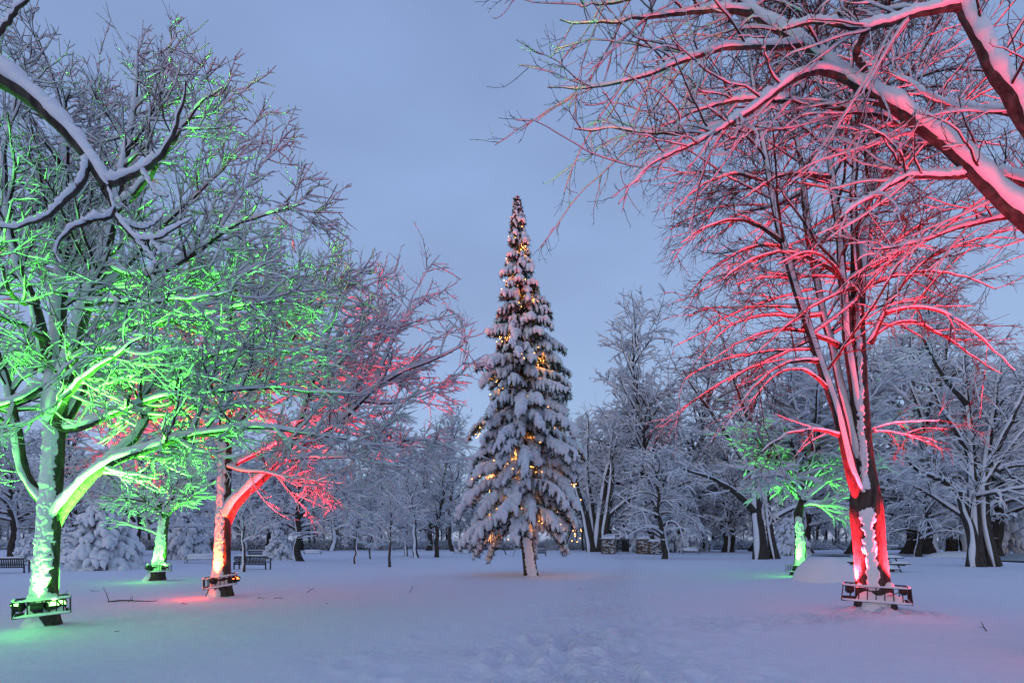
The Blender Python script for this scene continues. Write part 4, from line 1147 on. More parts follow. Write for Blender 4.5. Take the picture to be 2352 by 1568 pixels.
# several-stemmed tree by the gateway: traced stems
def stems_tree(name, label, Y, stems_px, seed, dens=(1.6, 2.4), base_x=None, snow=1.0, l1=1.9, droop=.1):
    rng = np.random.default_rng(seed)
    L = [limb(p, Y, a, b, 14, rng, .04) for p, a, b in stems_px]
    base = np.array([L[0][0][0][0], Y, gz(L[0][0][0][0], Y)])
    root = thing(name, label, 'tree', base)
    for P, R in L:
        g = Geo(); g.add(*tubes(P[None], R[None], 9)); place(g, base)
        o = obj('stem', g.mesh('stem', M_BARK), root)
        PR = resample(np.c_[P, R], 30)
        g = Geo(); g.add(*snow_tubes(PR[None, :, :3], PR[None, :, 3], 6, rng, 0.03 * snow, .20, .55, load=norm(np.array([-.42, -.25, .9])))); place(g, base)
        obj('snow', g.mesh('stem_snow', M_SNOW), o)
    P0, R0 = stack(L)
    P1, R1 = grow(P0, R0, rng, dens[0] * 1.5, .3, 1.0, 46, 14, l1, .35, 7, (.1, .1 - droop), .13, rf=.4, rmin=.016, rmax=.05, flat=.8)
    P2, R2 = grow(P1, R1, rng, dens[1] * 1.6, .12, 1.0, 44, 14, l1 * .42, .35, 4, .1 - droop, .18, rf=.6, rmin=.011, rmax=.02)
    gc = Geo(); gc.add(*tubes(P1, R1, 3)); gc.add(*tubes(P2, R2, 3)); place(gc, base)
    gs = Geo(); gs.add(*snow_tubes(P1, R1, 4, rng, .045 * snow, .8, .45)); gs.add(*snow_tubes(P2, R2, 3, rng, .042 * snow, .8, .55)); place(gs, base)
    c = obj('crown', gc.mesh('crown', M_TWIG), root, kind='stuff')
    obj('snow', gs.mesh('crown_snow', M_SNOW), c, kind='stuff')
    return root

GB = 'bare snow-covered trees across the park'
stems_tree('old_tree', 'dark old tree with several thick cut-back stems beside the stone gateway', 67.0, [
    ([(1362, 1276), (1350, 1210), (1336, 1160), (1322, 1110), (1316, 1060), (1322, 1000)], .70, .10),
    ([(1366, 1276), (1364, 1200, .5), (1350, 1120, 1), (1346, 1060, 1.5), (1352, 1000, 2), (1350, 950, 2)], .58, .08),
    ([(1374, 1276), (1378, 1200), (1385, 1140), (1392, 1090), (1410, 1040), (1420, 990)], .70, .12),
    ([(1390, 1276), (1392, 1200, -.5), (1402, 1140, -.6), (1408, 1080, -.8), (1402, 1040, -1), (1408, 985, -1)], .6, .10),
    ([(1392, 1190, -.5), (1420, 1165, -.8), (1450, 1140, -1), (1490, 1135, -1), (1540, 1130, -1)], .30, .08),
    ([(1388, 1230), (1415, 1190, 0), (1445, 1175, 0), (1480, 1180, 0)], .22, .06),
], 201, dens=(1.3, 1.7), l1=4.2)
stems_tree('leaning_tree', 'pair of joined trunks, one leaning, by the frozen river', 32.0, [
    ([(2238, 1306), (2236, 1240), (2222, 1190), (2200, 1120), (2150, 1100), (2110, 1085), (2080, 1050)], .36, .06),
    ([(2244, 1306), (2240, 1220, .2), (2236, 1140, .4), (2232, 1050, .6), (2222, 930, .8), (2210, 800, 1)], .40, .06),
    ([(2282, 1300, .3), (2268, 1240, .3), (2258, 1170, .3), (2262, 1080, .2), (2280, 960, 0), (2300, 820, 0)], .36, .06),
    ([(2238, 1150, .4), (2280, 1080, 0), (2330, 1010, -.5), (2400, 940, -1)], .2, .05),
    ([(2222, 1190, 0), (2160, 1150, 1), (2110, 1120, 1.5), (2060, 1100, 2)], .18, .05),
    ([(2232, 1050, .6), (2180, 960, 1), (2130, 880, 1.5), (2090, 800, 2)], .18, .05),
    ([(2262, 1080, .2), (2320, 980, -1), (2360, 880, -1.5), (2420, 780, -2)], .18, .05),
    ([(2236, 1140, .4), (2290, 1130, -1), (2350, 1120, -2), (2420, 1120, -2.5)], .15, .05),
    ([(2222, 930, .8), (2160, 860, -.5), (2120, 780, -1), (2100, 720, -1)], .14, .04),
], 203, dens=(2.2, 3.0), l1=2.4, snow=1.2, droop=.5)
stems_tree('twin_tree', 'two thick dark trunks side by side, one leaning, beyond the swell of snow', 45.0, [
    ([(1748, 1290), (1744, 1230), (1738, 1180), (1735, 1100), (1725, 980), (1715, 860)], .60, .08),
    ([(1782, 1288), (1772, 1240), (1764, 1200), (1760, 1130), (1770, 1020), (1785, 900)], .34, .06),
    ([(1738, 1180), (1690, 1130, -1), (1630, 1095, -2), (1560, 1075, -3)], .30, .06),
    ([(1735, 1100), (1680, 1010, 1), (1620, 930, 1), (1570, 850, 1)], .30, .06),
    ([(1764, 1200), (1830, 1160, 0), (1890, 1150, 0), (1950, 1160, 0)], .22, .05),
    ([(1760, 1130), (1830, 1060, 1), (1900, 990, 2), (1960, 940, 2)], .25, .05),
    ([(1725, 980), (1690, 880, -1), (1660, 790, -1), (1650, 720, -1)], .2, .05),
], 204, dens=(1.3, 2.0), l1=3.0, snow=1.2, droop=.6)

TREES = [
    ('oak', 'broad_tree', 'broad bare tree whose thick dark trunk stands just behind the small green-lit tree', 320, 1292, 1.0, .4),
    ('oak2', 'broad_tree', 'snowy tree behind the big green-lit trunk, its crown showing on the outer edge', 30, 1283, 1.05, 2.0),
    ('oak', 'broad_tree', 'snowy tree between the big green trunk and the rounded evergreen', 165, 1282, 1.0, 3.1),
    ('weep', 'drooping_tree', 'drooping snowy tree far behind the small green-lit tree', 420, 1275, 1.1, 1.0),
    ('slim', 'slim_tree', 'thin dark trunk close beside the lower red-lit trunk', 489, 1288, .55, .9),
    ('young', 'young_tree', 'young pale-barked tree planted in front of the slatted park bench', 558, 1313, 1.05, 0),
    ('oak', 'broad_tree', 'wide dark-limbed tree standing alone between the park bench and the young saplings', 690, 1289, .80, 5.2),
    ('young2', 'young_tree', 'young leaning tree with a low tuft of heavy snow', 818, 1295, 1.05, 1.3),
    ('young', 'young_tree', 'slender upright sapling on a bare stake-thin trunk, nearest of the saplings', 895, 1303, .95, 2.2),
    ('slim', 'slim_tree', 'thin pale trunk just behind the leaning young tree', 851, 1283, .5, 2.6),
    ('weep', 'drooping_tree', 'low dark weeping tree behind the slender upright sapling', 932, 1277, .62, .3),
    ('tall', 'tall_tree', 'tall thin-trunked tree, first of the pair before the fir', 957, 1281, .72, .2),
    ('tall', 'tall_tree', 'tall thin-trunked tree, second of the pair and closer to the fir', 1003, 1280, .66, 2.8),
    ('tall', 'tall_tree', 'tall pale tree rising behind the pair of thin-trunked trees', 1042, 1266, 1.25, 1.7),
    ('oak2', 'broad_tree', 'wide snowy tree far behind the dark-limbed lone tree', 760, 1265, 1.3, .6),
    ('tall', 'tall_tree', 'tall hazy tree far off behind the young bench-side tree', 610, 1264, 1.2, 4.1),
    ('slim', 'slim_tree', 'thin leaning trunk seen under the skirt of the fir', 1163, 1275, .42, 3.3),
    ('slim', 'slim_tree', 'thin straight trunk seen under the skirt of the fir', 1178, 1279, .40, .4),
    ('slim', 'slim_tree', 'slim leafless poplar right behind the flank of the fir', 1300, 1265, 1.45, 1.0),
    ('slim', 'slim_tree', 'slim leafless poplar over the old cut-back tree', 1340, 1264, 1.50, 2.0),
    ('tall', 'tall_tree', 'very tall snowy tree rising highest over the stone gateway', 1500, 1269, 1.95, .8),
    ('oak2', 'broad_tree', 'wide snow-hung tree with a thick dark bole behind the gateway wall', 1511, 1270, 1.7, 2.4),
    ('weep', 'drooping_tree', 'snow-hung tree on a single straight trunk in front of the gateway', 1527, 1283, .98, 1.5),
    ('oak', 'broad_tree', 'snowy tree with a pale trunk beyond the far park bench', 1665, 1268, 1.35, .9),
    ('weep', 'drooping_tree', 'slighter drooping tree close beside the pale trunk beyond the far bench', 1682, 1268, 1.2, 3.5),
    ('oak2', 'broad_tree', 'massive dark trunk rising from a mound of snow near the river', 2182, 1275, 1.55, 3.9),
    ('oak', 'broad_tree', 'dense snowy tree behind the crimson trunk', 2080, 1274, 1.8, 1.2),
    ('weep', 'drooping_tree', 'low drooping tree with dark undersides behind the picnic tables', 2110, 1282, .9, 4.4),
    ('tall', 'tall_tree', 'tall tree beyond the river at the far edge', 2400, 1275, 1.3, .1),
    ('oak2', 'broad_tree', 'snowy tree across the river behind the joined trunks', 2330, 1268, 1.25, 5.0),
    ('oak', 'broad_tree', 'tall snowy tree behind the far green-lit crown', 1860, 1270, 1.5, 4.9),
    ('weep', 'drooping_tree', 'snow-heavy tree filling the gap between gateway and twin trunks', 1620, 1266, 1.6, .2),
    ('weep', 'drooping_tree', 'wide snowy tree just beyond the flank of the fir, behind the poplars', 1400, 1266, 2.0, 2.2),
    ('oak2', 'broad_tree', 'snowy tree whose crown fills the gap over the gateway railing', 1440, 1266, 2.0, 4.0),
    ('tall', 'tall_tree', 'tall snowy tree behind the spruce at the gateway', 1575, 1266, 1.85, 2.9),
    ('oak', 'broad_tree', 'tall dense tree behind the twin trunks', 1730, 1266, 2.3, 1.9),
    ('tall', 'tall_tree', 'tall tree right behind the crimson stems', 1950, 1272, 1.55, 3.3),
    ('oak2', 'broad_tree', 'high-crowned snowy tree between the crimson tree and the river', 2140, 1276, 1.95, .9),
    ('tall', 'tall_tree', 'high snowy tree over the massive dark trunk', 2230, 1276, 1.95, 5.5),
    ('weep', 'drooping_tree', 'broad snow-hung tree with boughs over the river bank', 2290, 1280, 1.65, 2.7),
    ('oak', 'broad_tree', 'snowy tree behind the pair of thin-trunked trees, low and wide', 985, 1264, 1.4, 3.7),
    ('weep', 'drooping_tree', 'drooping tree in the wood behind the slatted park bench', 560, 1265, 1.6, 1.1),
    ('oak2', 'broad_tree', 'wide snowy tree in the wood behind the red-lit trunk', 500, 1265, 1.8, 2.5),
    ('oak', 'broad_tree', 'snowy tree in the wood behind the leaning young tree', 870, 1263, 1.6, .2),
    ('tall', 'tall_tree', 'tall snowy tree in the wood behind the dark-limbed lone tree', 690, 1263, 1.6, 3.0),
    ('oak2', 'broad_tree', 'snowy tree in the wood behind the small green-lit tree', 370, 1271, 1.5, .7),
]
for k_, nm, lab, xd, yd, sc, rz in TREES:
    put(k_, nm, lab, 'tree', xd, yd, sc, rz, GB, lean={818: .10, 1163: .08}.get(xd, 0.0))
GE = 'snow-laden evergreens across the park'
for k_, nm, lab, xd, yd, sc in [
    ('bush', 'evergreen_bush', 'rounded evergreen heaped with snow between the two green-lit trunks', 236, 1307, .95),
    ('bush', 'evergreen_bush', 'small sloping evergreen beside the big green-lit trunk', 72, 1294, .52),
    ('bush', 'evergreen_bush', 'evergreen weighed down by snow behind the red-lit trunk', 430, 1284, 1.0),
    ('bush', 'evergreen_bush', 'low evergreen at the wide gap behind the rounded one', 160, 1296, .62),
    ('bush', 'evergreen_bush', 'small evergreen just past the end of the slatted park bench', 640, 1285, .62),
    ('spruce', 'spruce_tree', 'weeping spruce with hanging snowy boughs behind the gateway pillars', 1484, 1269.5, 1.3),
    ('bush', 'evergreen_bush', 'tiny cone-shaped evergreen in the open beyond the far bench', 1601, 1266, .55),
    ('bush', 'evergreen_bush', 'evergreen with dark undersides beside the leaning twin trunk', 1812, 1276, 1.0),
    ('spruce', 'spruce_tree', 'dark spruce half hidden beyond the river', 2300, 1272, 1.5),
    ('spruce', 'spruce_tree', 'dark spruce behind the crown of the very tall tree', 1560, 1268, 1.6),
    ('spruce', 'spruce_tree', 'spruce in the dense wood behind the rounded evergreen', 260, 1275, 1.25),
]:
    put(k_, nm, lab, 'evergreen', xd, yd, sc, xd * .37, GE)

# ------------------------------------------------------------------ far wood (one mass, nobody could count it)
def scatter(name, label, cat, meshes, pts, scl, rot):
    """One mass made of many copies of a few shapes, spread by geometry nodes."""
    me = bpy.data.meshes.new(name)
    me.vertices.add(len(pts)); me.vertices.foreach_set('co', np.asarray(pts, np.float32).ravel())
    a = me.attributes.new('size', 'FLOAT', 'POINT'); a.data.foreach_set('value', np.asarray(scl, np.float32))
    a = me.attributes.new('turn', 'FLOAT_VECTOR', 'POINT'); a.data.foreach_set('vector', np.stack([0 * rot, 0 * rot, rot], 1).astype(np.float32).ravel())
    c = bpy.data.collections.new(name + '_shapes')
    for q, m in enumerate(meshes): c.objects.link(bpy.data.objects.new(name + '_shape', m))
    tr = bpy.data.node_groups.new(name, 'GeometryNodeTree')
    tr.interface.new_socket('Geometry', in_out='INPUT', socket_type='NodeSocketGeometry')
    tr.interface.new_socket('Geometry', in_out='OUTPUT', socket_type='NodeSocketGeometry')
    n = tr.nodes; L = tr.links
    gi, go = n.new('NodeGroupInput'), n.new('NodeGroupOutput')
    ip = n.new('GeometryNodeInstanceOnPoints'); ci = n.new('GeometryNodeCollectionInfo')
    ci.inputs['Collection'].default_value = c
    ci.inputs['Separate Children'].default_value = True; ci.inputs['Reset Children'].default_value = True
    ip.inputs['Pick Instance'].default_value = True
    s1 = n.new('GeometryNodeInputNamedAttribute'); s1.data_type = 'FLOAT'; s1.inputs['Name'].default_value = 'size'
    s2 = n.new('GeometryNodeInputNamedAttribute'); s2.data_type = 'FLOAT_VECTOR'; s2.inputs['Name'].default_value = 'turn'
    L.new(gi.outputs[0], ip.inputs['Points']); L.new(ci.outputs[0], ip.inputs['Instance'])
    L.new(s1.outputs['Attribute'], ip.inputs['Scale']); L.new(s2.outputs['Attribute'], ip.inputs['Rotation'])
    L.new(ip.outputs[0], go.inputs[0])
    o = obj(name, me, kind='stuff'); o['label'] = label; o['category'] = cat
    md = o.modifiers.new('scatter', 'NODES'); md.node_group = tr
    return o

def far_wood():
    rng = np.random.default_rng(301)
    ms = []
    for q in range(5):
        h = 18.0
        P = resample(np.array([[0, 0, -.2], [rng.normal(0, .3), 0, h * .4], [rng.normal(0, .8), 0, h]]), 8)[None]; R = np.linspace(.24, .04, 8)[None]
        P1, R1 = grow(P, R, rng, 2.6, .10, .97, 48, 15, h * .30, .35, 6, (.2, -.2), .15, rf=.4, rmin=.03, rmax=.08, zmin=.3)
        P2, R2 = grow(P1, R1, rng, 1.6, .1, 1.0, 46, 15, 1.9, .35, 4, -.1, .2, rf=.6, rmin=.02, rmax=.03, zmin=.2)
        P3, R3 = grow(P2, R2, rng, 1.5, .1, 1.0, 46, 15, .9, .35, 3, -.1, .2, rf=.6, rmin=.016, rmax=.02, zmin=.2)
        g = Geo()
        for a, b in ((P, R), (P1, R1), (P2, R2)): g.add(*tubes(a, b, 3))
        for a, b, h_ in ((P1, R1, .06), (P2, R2, .055), (P3, R3, .055)): g.add(*snow_tubes(a, b, 3, rng, h_, .8, .5), mi=1)
        ms.append(g.mesh('far_tree', [M_TWIG, M_SNOW]))
    n = 230
    Y = 108 + 66 * rng.random(n) ** 1.3; X = rng.uniform(-1.2, 1.2, n) * Y
    scatter('far_wood', 'far-off leafless wood closing the park', 'wood', ms, np.stack([X, Y, 0 * X], 1), rng.uniform(.7, 1.4, n), rng.uniform(0, 6.28, n))
far_wood()

def undergrowth():
    rng = np.random.default_rng(302)
    ms = []
    for q in range(4):
        m = 60
        b = np.c_[rng.normal(0, .8, (m, 2)), np.zeros(m)]
        d = norm(rng.normal(0, 1, (m, 3)) * [1, 1, .4] + [0, 0, 1.2]); Ls = rng.uniform(.9, 2.6, m)
        P = np.empty((m, 4, 3)); P[:, 0] = b
        for k in range(1, 4):
            P[:, k] = P[:, k - 1] + d * (Ls / 3)[:, None]; d = norm(d + rng.normal(0, .2, d.shape) + [0, 0, -.2])
        R = np.tile(np.array([.03, .025, .02, .012]), (m, 1))
        P1, R1 = grow(P, R, rng, 1.6, .2, 1, 50, 15, .8, .3, 3, -.2, .2, rmin=.012, rmax=.02, zmin=.05)
        g = Geo(); g.add(*tubes(P, R, 3)); g.add(*tubes(P1, R1, 3))
        g.add(*snow_tubes(P[::2], R[::2], 3, rng, .045, .8, .5), mi=1); g.add(*snow_tubes(P1, R1, 3, rng, .045, .8, .5), mi=1)
        ms.append(g.mesh('scrub', [M_TWIG, M_SNOW]))
    n = 680
    Y = 92 + 34 * rng.random(n) ** .8; X = rng.uniform(-1.15, 1.15, n) * Y
    k = ~((np.abs(X - 13) < 7) & (Y < 84)); X, Y = X[k], Y[k]
    scatter('undergrowth', 'dark tangled undergrowth along the edge of the far wood', 'undergrowth', ms, np.stack([X, Y, 0 * X], 1), rng.uniform(.6, 1.3, len(X)), rng.uniform(0, 6.28, len(X)))
undergrowth()

# ------------------------------------------------------------------ snow heap in front of the far green tree
def heap(name, label, cat, c, sx, sy, h, seed, pw=2.6):
    n, k = 26, 48
    rr = np.linspace(0, 1, n)[:, None]; a = np.linspace(0, 2 * pi, k, endpoint=False)[None]
    R = rr * (1 + .06 * np.sin(a * 3 + seed) + .04 * np.sin(a * 5 + 2 * seed))
    Z = h * (1 - rr ** pw) ** .62 * (1 + .10 * (fbm(np.cos(a) * rr * 3 + 5, np.sin(a) * rr * 3 + 5, seed) - .5)) + .02 * (fbm(np.cos(a) * rr * 14, np.sin(a) * rr * 14, seed + 1) - .5) * (1 - rr)
    V = np.stack([sx * R * np.cos(a), sy * R * np.sin(a), Z - .04 + 0 * a], -1)
    i = np.arange(n - 1)[:, None] * k; j = np.arange(k)[None]; j2 = (j + 1) % k
    f = np.stack([i + j, i + k + j, i + k + j2, i + j2], -1).reshape(-1, 4)
    g = Geo(); g.add(V.reshape(-1, 3), f)
    o = thing(name, label, cat, c, data=g.mesh(name, M_SNOW))
    return o
hp = D(1892, HY, 16.6); hz_ = gz(hp[0], 16.6)
heap('snow_heap', 'smooth rounded heap of snow in front of the far green-lit trunk', 'snow heap', (hp[0], 16.6, hz_ - .14), 0.98, 0.85, 0.86, 3, 3.0)
hp = D(2190, HY, 47); heap('snow_heap', 'low lumpy bank of snow round the massive dark trunk near the river', 'snow heap', (hp[0], 47, .0), 2.6, 1.6, 0.75, 5, 2.0)

# ------------------------------------------------------------------ benches
def bench_slatted():
    root = thing('park_bench', '', 'bench', (0, 0, 0), group='park benches in the snow')
    w = 1.95
    def part(nm, f, m=M_SLAT, smooth=False):
        g = Geo(); f(g); return obj(nm, g.mesh(nm, m, smooth), root)
    nsl = 22
    g = Geo(); box(g, (0, 0, 0), (.045, .022, .40)); sl = g.mesh('slat', M_SLAT, False)
    for i in range(nsl):
        o = obj('slat', sl, root, loc=(-w / 2 + .07 + (w - .14) * i / (nsl - 1), -.02, .52)); o.rotation_euler = (.14, 0, 0)
    part('top_rail', lambda g: box(g, (0, .02, .745), (w, .045, .07)))
    part('bottom_rail', lambda g: box(g, (0, -.05, .31), (w, .04, .05)))
    for i, y in enumerate((.05, .14, .23, .32, .41)):
        part('seat_slat', lambda g, y=y: box(g, (0, y, .42), (w, .07, .025)))
    for x in (-w / 2 + .03, w / 2 - .03):
        part('leg', lambda g, x=x: (box(g, (x, -.05, .20), (.05, .06, .44))))
        part('leg', lambda g, x=x: (box(g, (x, .42, .30), (.05, .06, .62))))
        part('armrest', lambda g, x=x: box(g, (x, .20, .635), (.055, .56, .04)))
    def sn(g):
        cushion(g, (0, .02, .78), (w * .99, .09, .07), seed=3)
        cushion(g, (0, .24, .4345), (w * .97, .42, .13), seed=5)
    part('snow', sn, M_SNOW, True)
    return root

def bench_front():
    """Bench seen from the front, seat and back buried under snow."""
    root = thing('park_bench', '', 'bench', (0, 0, 0), group='park benches in the snow')
    w = 1.9
    def part(nm, f, m=M_SLAT, smooth=False):
        g = Geo(); f(g); return obj(nm, g.mesh(nm, m, smooth), root)
    for z in (.50, .60, .70): part('back_slat', lambda g, z=z: box(g, (0, .25 + (z - .4) * .25, z), (w, .025, .08)))
    for y in (-.22, -.12, -.02, .08): part('seat_slat', lambda g, y=y: box(g, (0, y, .40), (w, .08, .03)))
    for x in (-w / 2 - .03, w / 2 + .03):
        def lp(g, x=x):
            a = np.linspace(0, 2 * pi, 13)
            P = np.stack([0 * a + x, .02 + .30 * np.cos(a), .30 + .27 * np.sin(a)], 1)
            g.add(*tubes(P[None], np.full((1, 13), .028), 6))
        part('side_loop', lp, M_SLAT, True)
    def sn(g):
        cushion(g, (0, -.05, .42), (w, .46, .16), seed=2)
        cushion(g, (0, .33, .745), (w, .12, .08), seed=4)
    part('snow', sn, M_SNOW, True)
    def sb(g):
        V = np.array([[-w / 2, .20, .46], [w / 2, .20, .46], [w / 2, .29, .76], [-w / 2, .29, .76]])
        V = np.concatenate([V, V + [0, -.05, 0]])
        g.add(V, [[4, 5, 6, 7], [0, 3, 2, 1], [0, 1, 5, 4], [2, 3, 7, 6], [0, 4, 7, 3], [1, 2, 6, 5]])
    part('back_snow', sb, M_SNOW, False)
    return root

b0 = bench_slatted(); bf = bench_front()
def bench(src, first, label, xd, yd, rz, scale=1.0, sink=0.0):
    Y = EYE * F / (yd - HY); x = (xd - CX) / F * Y
    o = src if first else copy_tree(src)
    o.location = (x, Y, gz(x, Y) - .02 - sink); o.rotation_euler = (0, 0, rz); o.scale = (scale,) * 3
    o['label'] = label
bench(b0, True, 'dark slatted park bench seen from behind, next to the young tree and red trunk', 575, 1308, -.10)
bench(b0, False, 'slatted park bench cut off at the outer edge past the big green tree', 2, 1316, .35)
bench(b0, False, 'farther bench peeping over the top of the slatted park bench', 594, 1283, 0.1)
bench(bf, True, 'snow-covered bench with looped arms standing alone beyond the gateway', 1587, 1273, 0)
bench(bf, False, 'low snow-buried bench between the lone dark-limbed tree and the saplings', 718, 1273, .2, 1.0, .22)
bench(bf, False, 'snow-buried bench in the open next to the low outer boughs of the fir', 1061, 1272, -.15, 1.0, .25)
bench(b0, False, 'dark bench showing just past the base of the fir trunk', 1234, 1277, .05)
bench(bf, False, 'long low bench under snow close behind the red-lit trunk', 462, 1293, .3, 1.0, .1)
bench(bf, False, 'dark low bench under snow close behind the big green-lit trunk', 160, 1303, .1, 1.0, .1)

# ------------------------------------------------------------------ picnic tables
def picnic():
    root = thing('picnic_table', '', 'picnic table', (0, 0, 0), group='picnic tables under snow')
    w = 2.4
    def part(nm, f, m=M_WOOD, smooth=False):
        g = Geo(); f(g); return obj(nm, g.mesh(nm, m, smooth), root)
    for y in (-.32, -.16, 0, .16, .32): part('plank', lambda g, y=y: box(g, (0, y, .74), (w, .145, .04)))
    for y in (-.80, -.66, .66, .80): part('seat_plank', lambda g, y=y: box(g, (0, y, .44), (w, .125, .04)))
    for x in (-.85, .85):
        for s in (-1, 1): part('leg', lambda g, x=x, s=s: bar(g, (x, s * .24, .72), (x, s * .70, -.05), .045))
        part('crossbeam', lambda g, x=x: box(g, (x + .06, 0, .40), (.045, 1.75, .09)))
        part('brace', lambda g, x=x: bar(g, (x, 0, .44), (x * .25, 0, .70), .03))
    for y, z, d, h in ((0, .761, .82, .15), (-.73, .461, .28, .12), (.73, .461, .28, .12)):
        part('snow', lambda g, y=y, z=z, d=d, h=h: cushion(g, (0, y, z), (w * 1.01, d, h), seed=int(y * 10 + 20), nx=24, ny=10, lump=.1), M_SNOW, True)
    return root
p0 = picnic()
for i, (lab, xd, Y, rz) in enumerate([('picnic table under green-tinted snow, nearer one, half hidden by the crimson trunk', 1972, 22.5, .06), ('picnic table under plain snow, farther one, on the outer side of the crimson trunk', 2012, 27.5, -.05)]):
    o = p0 if i == 0 else copy_tree(p0)
    x = (xd - CX) / F * Y
    o.location = (x, Y, gz(x, Y) - .02); o.rotation_euler = (0, 0, rz); o['label'] = lab

# ------------------------------------------------------------------ stone gateway with bridge railing
def pillar(label, xd, Y, w, d, h, seed, cap=True, rz=0.0):
    rng = np.random.default_rng(seed)
    x = (xd - CX) / F * Y
    root = thing('stone_pillar', label, 'stone pillar', (x, Y, gz(x, Y) - .05), rz, group='stone pillars of the gateway')
    g = Geo(); box(g, (0, 0, h / 2), (w - .10, d - .10, h)); obj('core', g.mesh('core', M_MORTAR, False), root)
    z = 0.0
    while z < h - .05:
        hh = min(rng.uniform(.16, .27), h - z)
        for face in range(4):
            L = w if face % 2 == 0 else d
            u = -L / 2
            while u < L / 2 - .02:
                ww = min(rng.uniform(.28, .62), L / 2 - u)
                if L / 2 - u - ww < .12: ww = L / 2 - u
                g = Geo()
                dep = .12 + rng.uniform(-.02, .05)
                box(g, (0, 0, 0), (ww - .03, dep, hh - .03))
                V = g.v[0]; V += rng.normal(0, .012, V.shape)
                c = (u + ww / 2, -(d if face % 2 == 0 else w) / 2 + .03)
                a = face * pi / 2
                o = obj('stone', g.mesh('stone', M_STONES[int(rng.integers(4))], False), root,
                        loc=(c[0] * cos(a) - c[1] * sin(a), c[0] * sin(a) + c[1] * cos(a), z + hh / 2))
                o.rotation_euler = (0, 0, a)
                u += ww
        z += hh
    if cap:
        g = Geo(); box(g, (0, 0, h + .05), (w + .12, d + .12, .10)); obj('capstone', g.mesh('capstone', M_STONES[1], False), root)
        g = Geo(); cushion(g, (0, 0, h + .10), (w + .16, d + .16, .42), seed=seed, nx=16, ny=14, lump=.15); obj('snow', g.mesh('cap_snow', M_SNOW), root)
    else:
        g = Geo(); cushion(g, (0, 0, h - .01), (w + .05, d + .05, .25), seed=seed, nx=16, ny=14, lump=.3); obj('snow', g.mesh('cap_snow', M_SNOW), root)
    g = Geo()
    for _ in range(46):
        px = rng.uniform(-w / 2, w / 2 - .1); pz = rng.uniform(.1, h - .1)
        cushion(g, (px, -d / 2 - .01, pz), (rng.uniform(.12, .4), .12, rng.uniform(.04, .12)), seed=int(rng.integers(99)), nx=6, ny=4)
    obj('snow_patch', g.mesh('snow_patch', M_SNOW), root, kind='stuff')
    return root
pillar('stone gateway pillar with a thick cap of snow, beside the old cut-back tree', 1397, 62, 1.45, 1.3, 1.75, 1)
pillar('broad stone gateway pillar across the opening from the arched railing', 1477, 62, 1.35, 1.2, 1.75, 2)
pillar('lower stone pier adjoining the broad gateway pillar', 1503, 61.0, 1.25, 1.4, 1.6, 3, cap=False)

def railing():
    Y = 63; x0, x1 = (1417 - CX) / F * Y, (1444 - CX) / F * Y
    w = x1 - x0
    root = thing('bridge_railing', 'arched wooden footbridge railing with dark upright balusters beside the gateway pillar', 'railing', ((x0 + x1) / 2, Y, gz((x0 + x1) / 2, Y)))
    def part(nm, f, m=M_SLAT, smooth=False):
        g = Geo(); f(g); return obj(nm, g.mesh(nm, m, smooth), root)
    xs = np.linspace(-w / 2, w / 2, 11)
    arch = lambda x: 1.70 + .28 * (1 - (2 * x / w) ** 2) + .15 * x / w
    low = lambda x: .15 + .55 * (x / w + .5)
    for x in xs[1:-1]:
        part('baluster', lambda g, x=x: box(g, (x, 0, (arch(x) + low(x)) / 2), (.07, .05, arch(x) - low(x))))
    for x in (xs[0], xs[-1]):
        part('post', lambda g, x=x: box(g, (x, 0, (arch(x) + low(x)) / 2), (.12, .12, arch(x) - low(x) + .1)))
    P = np.stack([np.linspace(-w / 2, w / 2, 15), np.zeros(15), arch(np.linspace(-w / 2, w / 2, 15))], 1)
    part('top_rail', lambda g: g.add(*tubes(P[None], np.full((1, 15), .05), 6)), M_SLAT, True)
    Q = P.copy(); Q[:, 2] -= .28
    part('middle_rail', lambda g: g.add(*tubes(Q[None], np.full((1, 15), .035), 6)), M_SLAT, True)
    part('snow', lambda g: g.add(*tubes(P[None] + [0, 0, .13], np.full((1, 15), .12), 6)), M_SNOW, True)
railing()

# ------------------------------------------------------------------ fallen branches and twigs on the snow
def twig(name, label, xd, yd, px_list, r, seed, side=5, snow=False):
    rng = np.random.default_rng(seed)
    Y = EYE * F / (yd - HY); x = (xd - CX) / F * Y
    base = np.array([x, Y, gz(x, Y)])
    pts = np.array([base + [(a - xd) / F * Y, dy, max(.005, -(b - yd) / F * Y)] for a, b, dy in px_list])
    P = resample(pts, 9)
    g = Geo(); g.add(*tubes(P[None], np.linspace(r, r * .5, 9)[None], 5))
    P1, R1 = grow(P[None], np.linspace(r, r * .5, 9)[None], rng, side, .15, 1.0, 50, 12, .30 if r > .012 else .14, .3, 5, .5, .15, rf=.6, rmin=.004, rmax=.01, zmin=.01)
    if len(P1):
        g.add(*tubes(P1, R1, 4))
        P2, R2 = grow(P1, R1, rng, 6, .2, 1.0, 45, 12, .10, .3, 4, .4, .15, rf=.7, rmin=.003, rmax=.006, zmin=.01)
        if len(P2): g.add(*tubes(P2, R2, 3))
    place(g, base)
    return thing(name, label, 'fallen branch' if 'branch' in name else 'twig', base, group='broken twigs lying on the snow', data=g.mesh(name, M_TWIG))
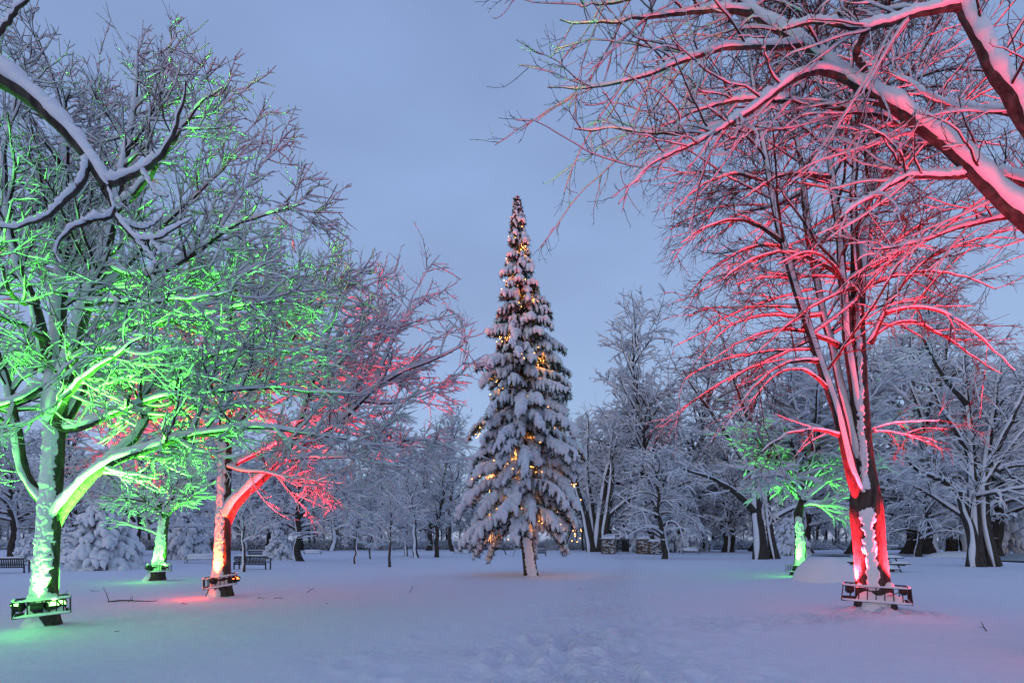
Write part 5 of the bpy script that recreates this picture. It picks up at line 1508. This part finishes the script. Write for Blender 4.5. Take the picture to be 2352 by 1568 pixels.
twig('fallen_branch', 'long forked broken branch lying on red-tinted snow before the red trunk', 285, 1384, [(248, 1386, 0), (275, 1380, .05), (300, 1381, .05), (350, 1384, .1)], .020, 1, 7)
twig('fallen_twig', 'upright forked twig at the near end of the long fallen branch', 245, 1385, [(250, 1385, 0), (246, 1366, 0), (236, 1350, 0)], .010, 2, 7)
twig('fallen_twig', 'forked twig poking out of the snow beside the big green cage', 145, 1372, [(145, 1374, 0), (150, 1364, 0), (156, 1358, 0)], .010, 3, 8)
twig('fallen_twig', 'small bunched twig in open snow between the red trunk and the fir', 708, 1361, [(705, 1362, 0), (712, 1355, 0), (720, 1351, 0)], .011, 4, 9)
twig('fallen_twig', 'single thin twig stuck upright before the fir', 945, 1362, [(941, 1363, 0), (946, 1354, 0), (949, 1346, 0)], .010, 5, 2)
twig('fallen_twig', 'V-shaped twig stuck in the snow beyond the crimson cage', 2264, 1449, [(2266, 1450, 0), (2260, 1440, 0), (2254, 1428, 0)], .011, 6, 4)
twig('fallen_twig', 'tiny twig in the blue-green snow below the fallen branch', 267, 1450, [(264, 1451, 0), (268, 1447, 0), (272, 1448, 0)], .008, 7, 8)
twig('fallen_twig', 'small twig lying on the green glow before the small tree', 220, 1358, [(207, 1356, 0), (216, 1360, 0), (226, 1357, 0)], .009, 8, 6)
twig('fallen_twig', 'flat twig on red snow just below the red cage', 432, 1389, [(418, 1386, 0), (430, 1391, 0), (444, 1390, 0)], .009, 9, 6)
twig('fallen_twig', 'short crooked twig to the bench side of the red trunk', 598, 1375, [(592, 1378, 0), (598, 1372, 0), (606, 1375, 0)], .009, 10, 7)
twig('fallen_twig', 'short twig lying under the bench-side young tree', 640, 1374, [(630, 1376, 0), (640, 1372, 0), (652, 1376, 0)], .008, 11, 5)
twig('fallen_twig', 'lone speck of twig between the bunched twig and the upright one', 752, 1386, [(748, 1384, 0), (754, 1388, 0), (758, 1390, 0)], .008, 12, 2)
twig('fallen_branch', 'dark broken branch hanging down to brown scrub beyond the picnic tables', 1920, 1278, [(1912, 1235, 0), (1913, 1250, 0), (1930, 1258, 0), (1950, 1276, 0)], .05, 13, 2)
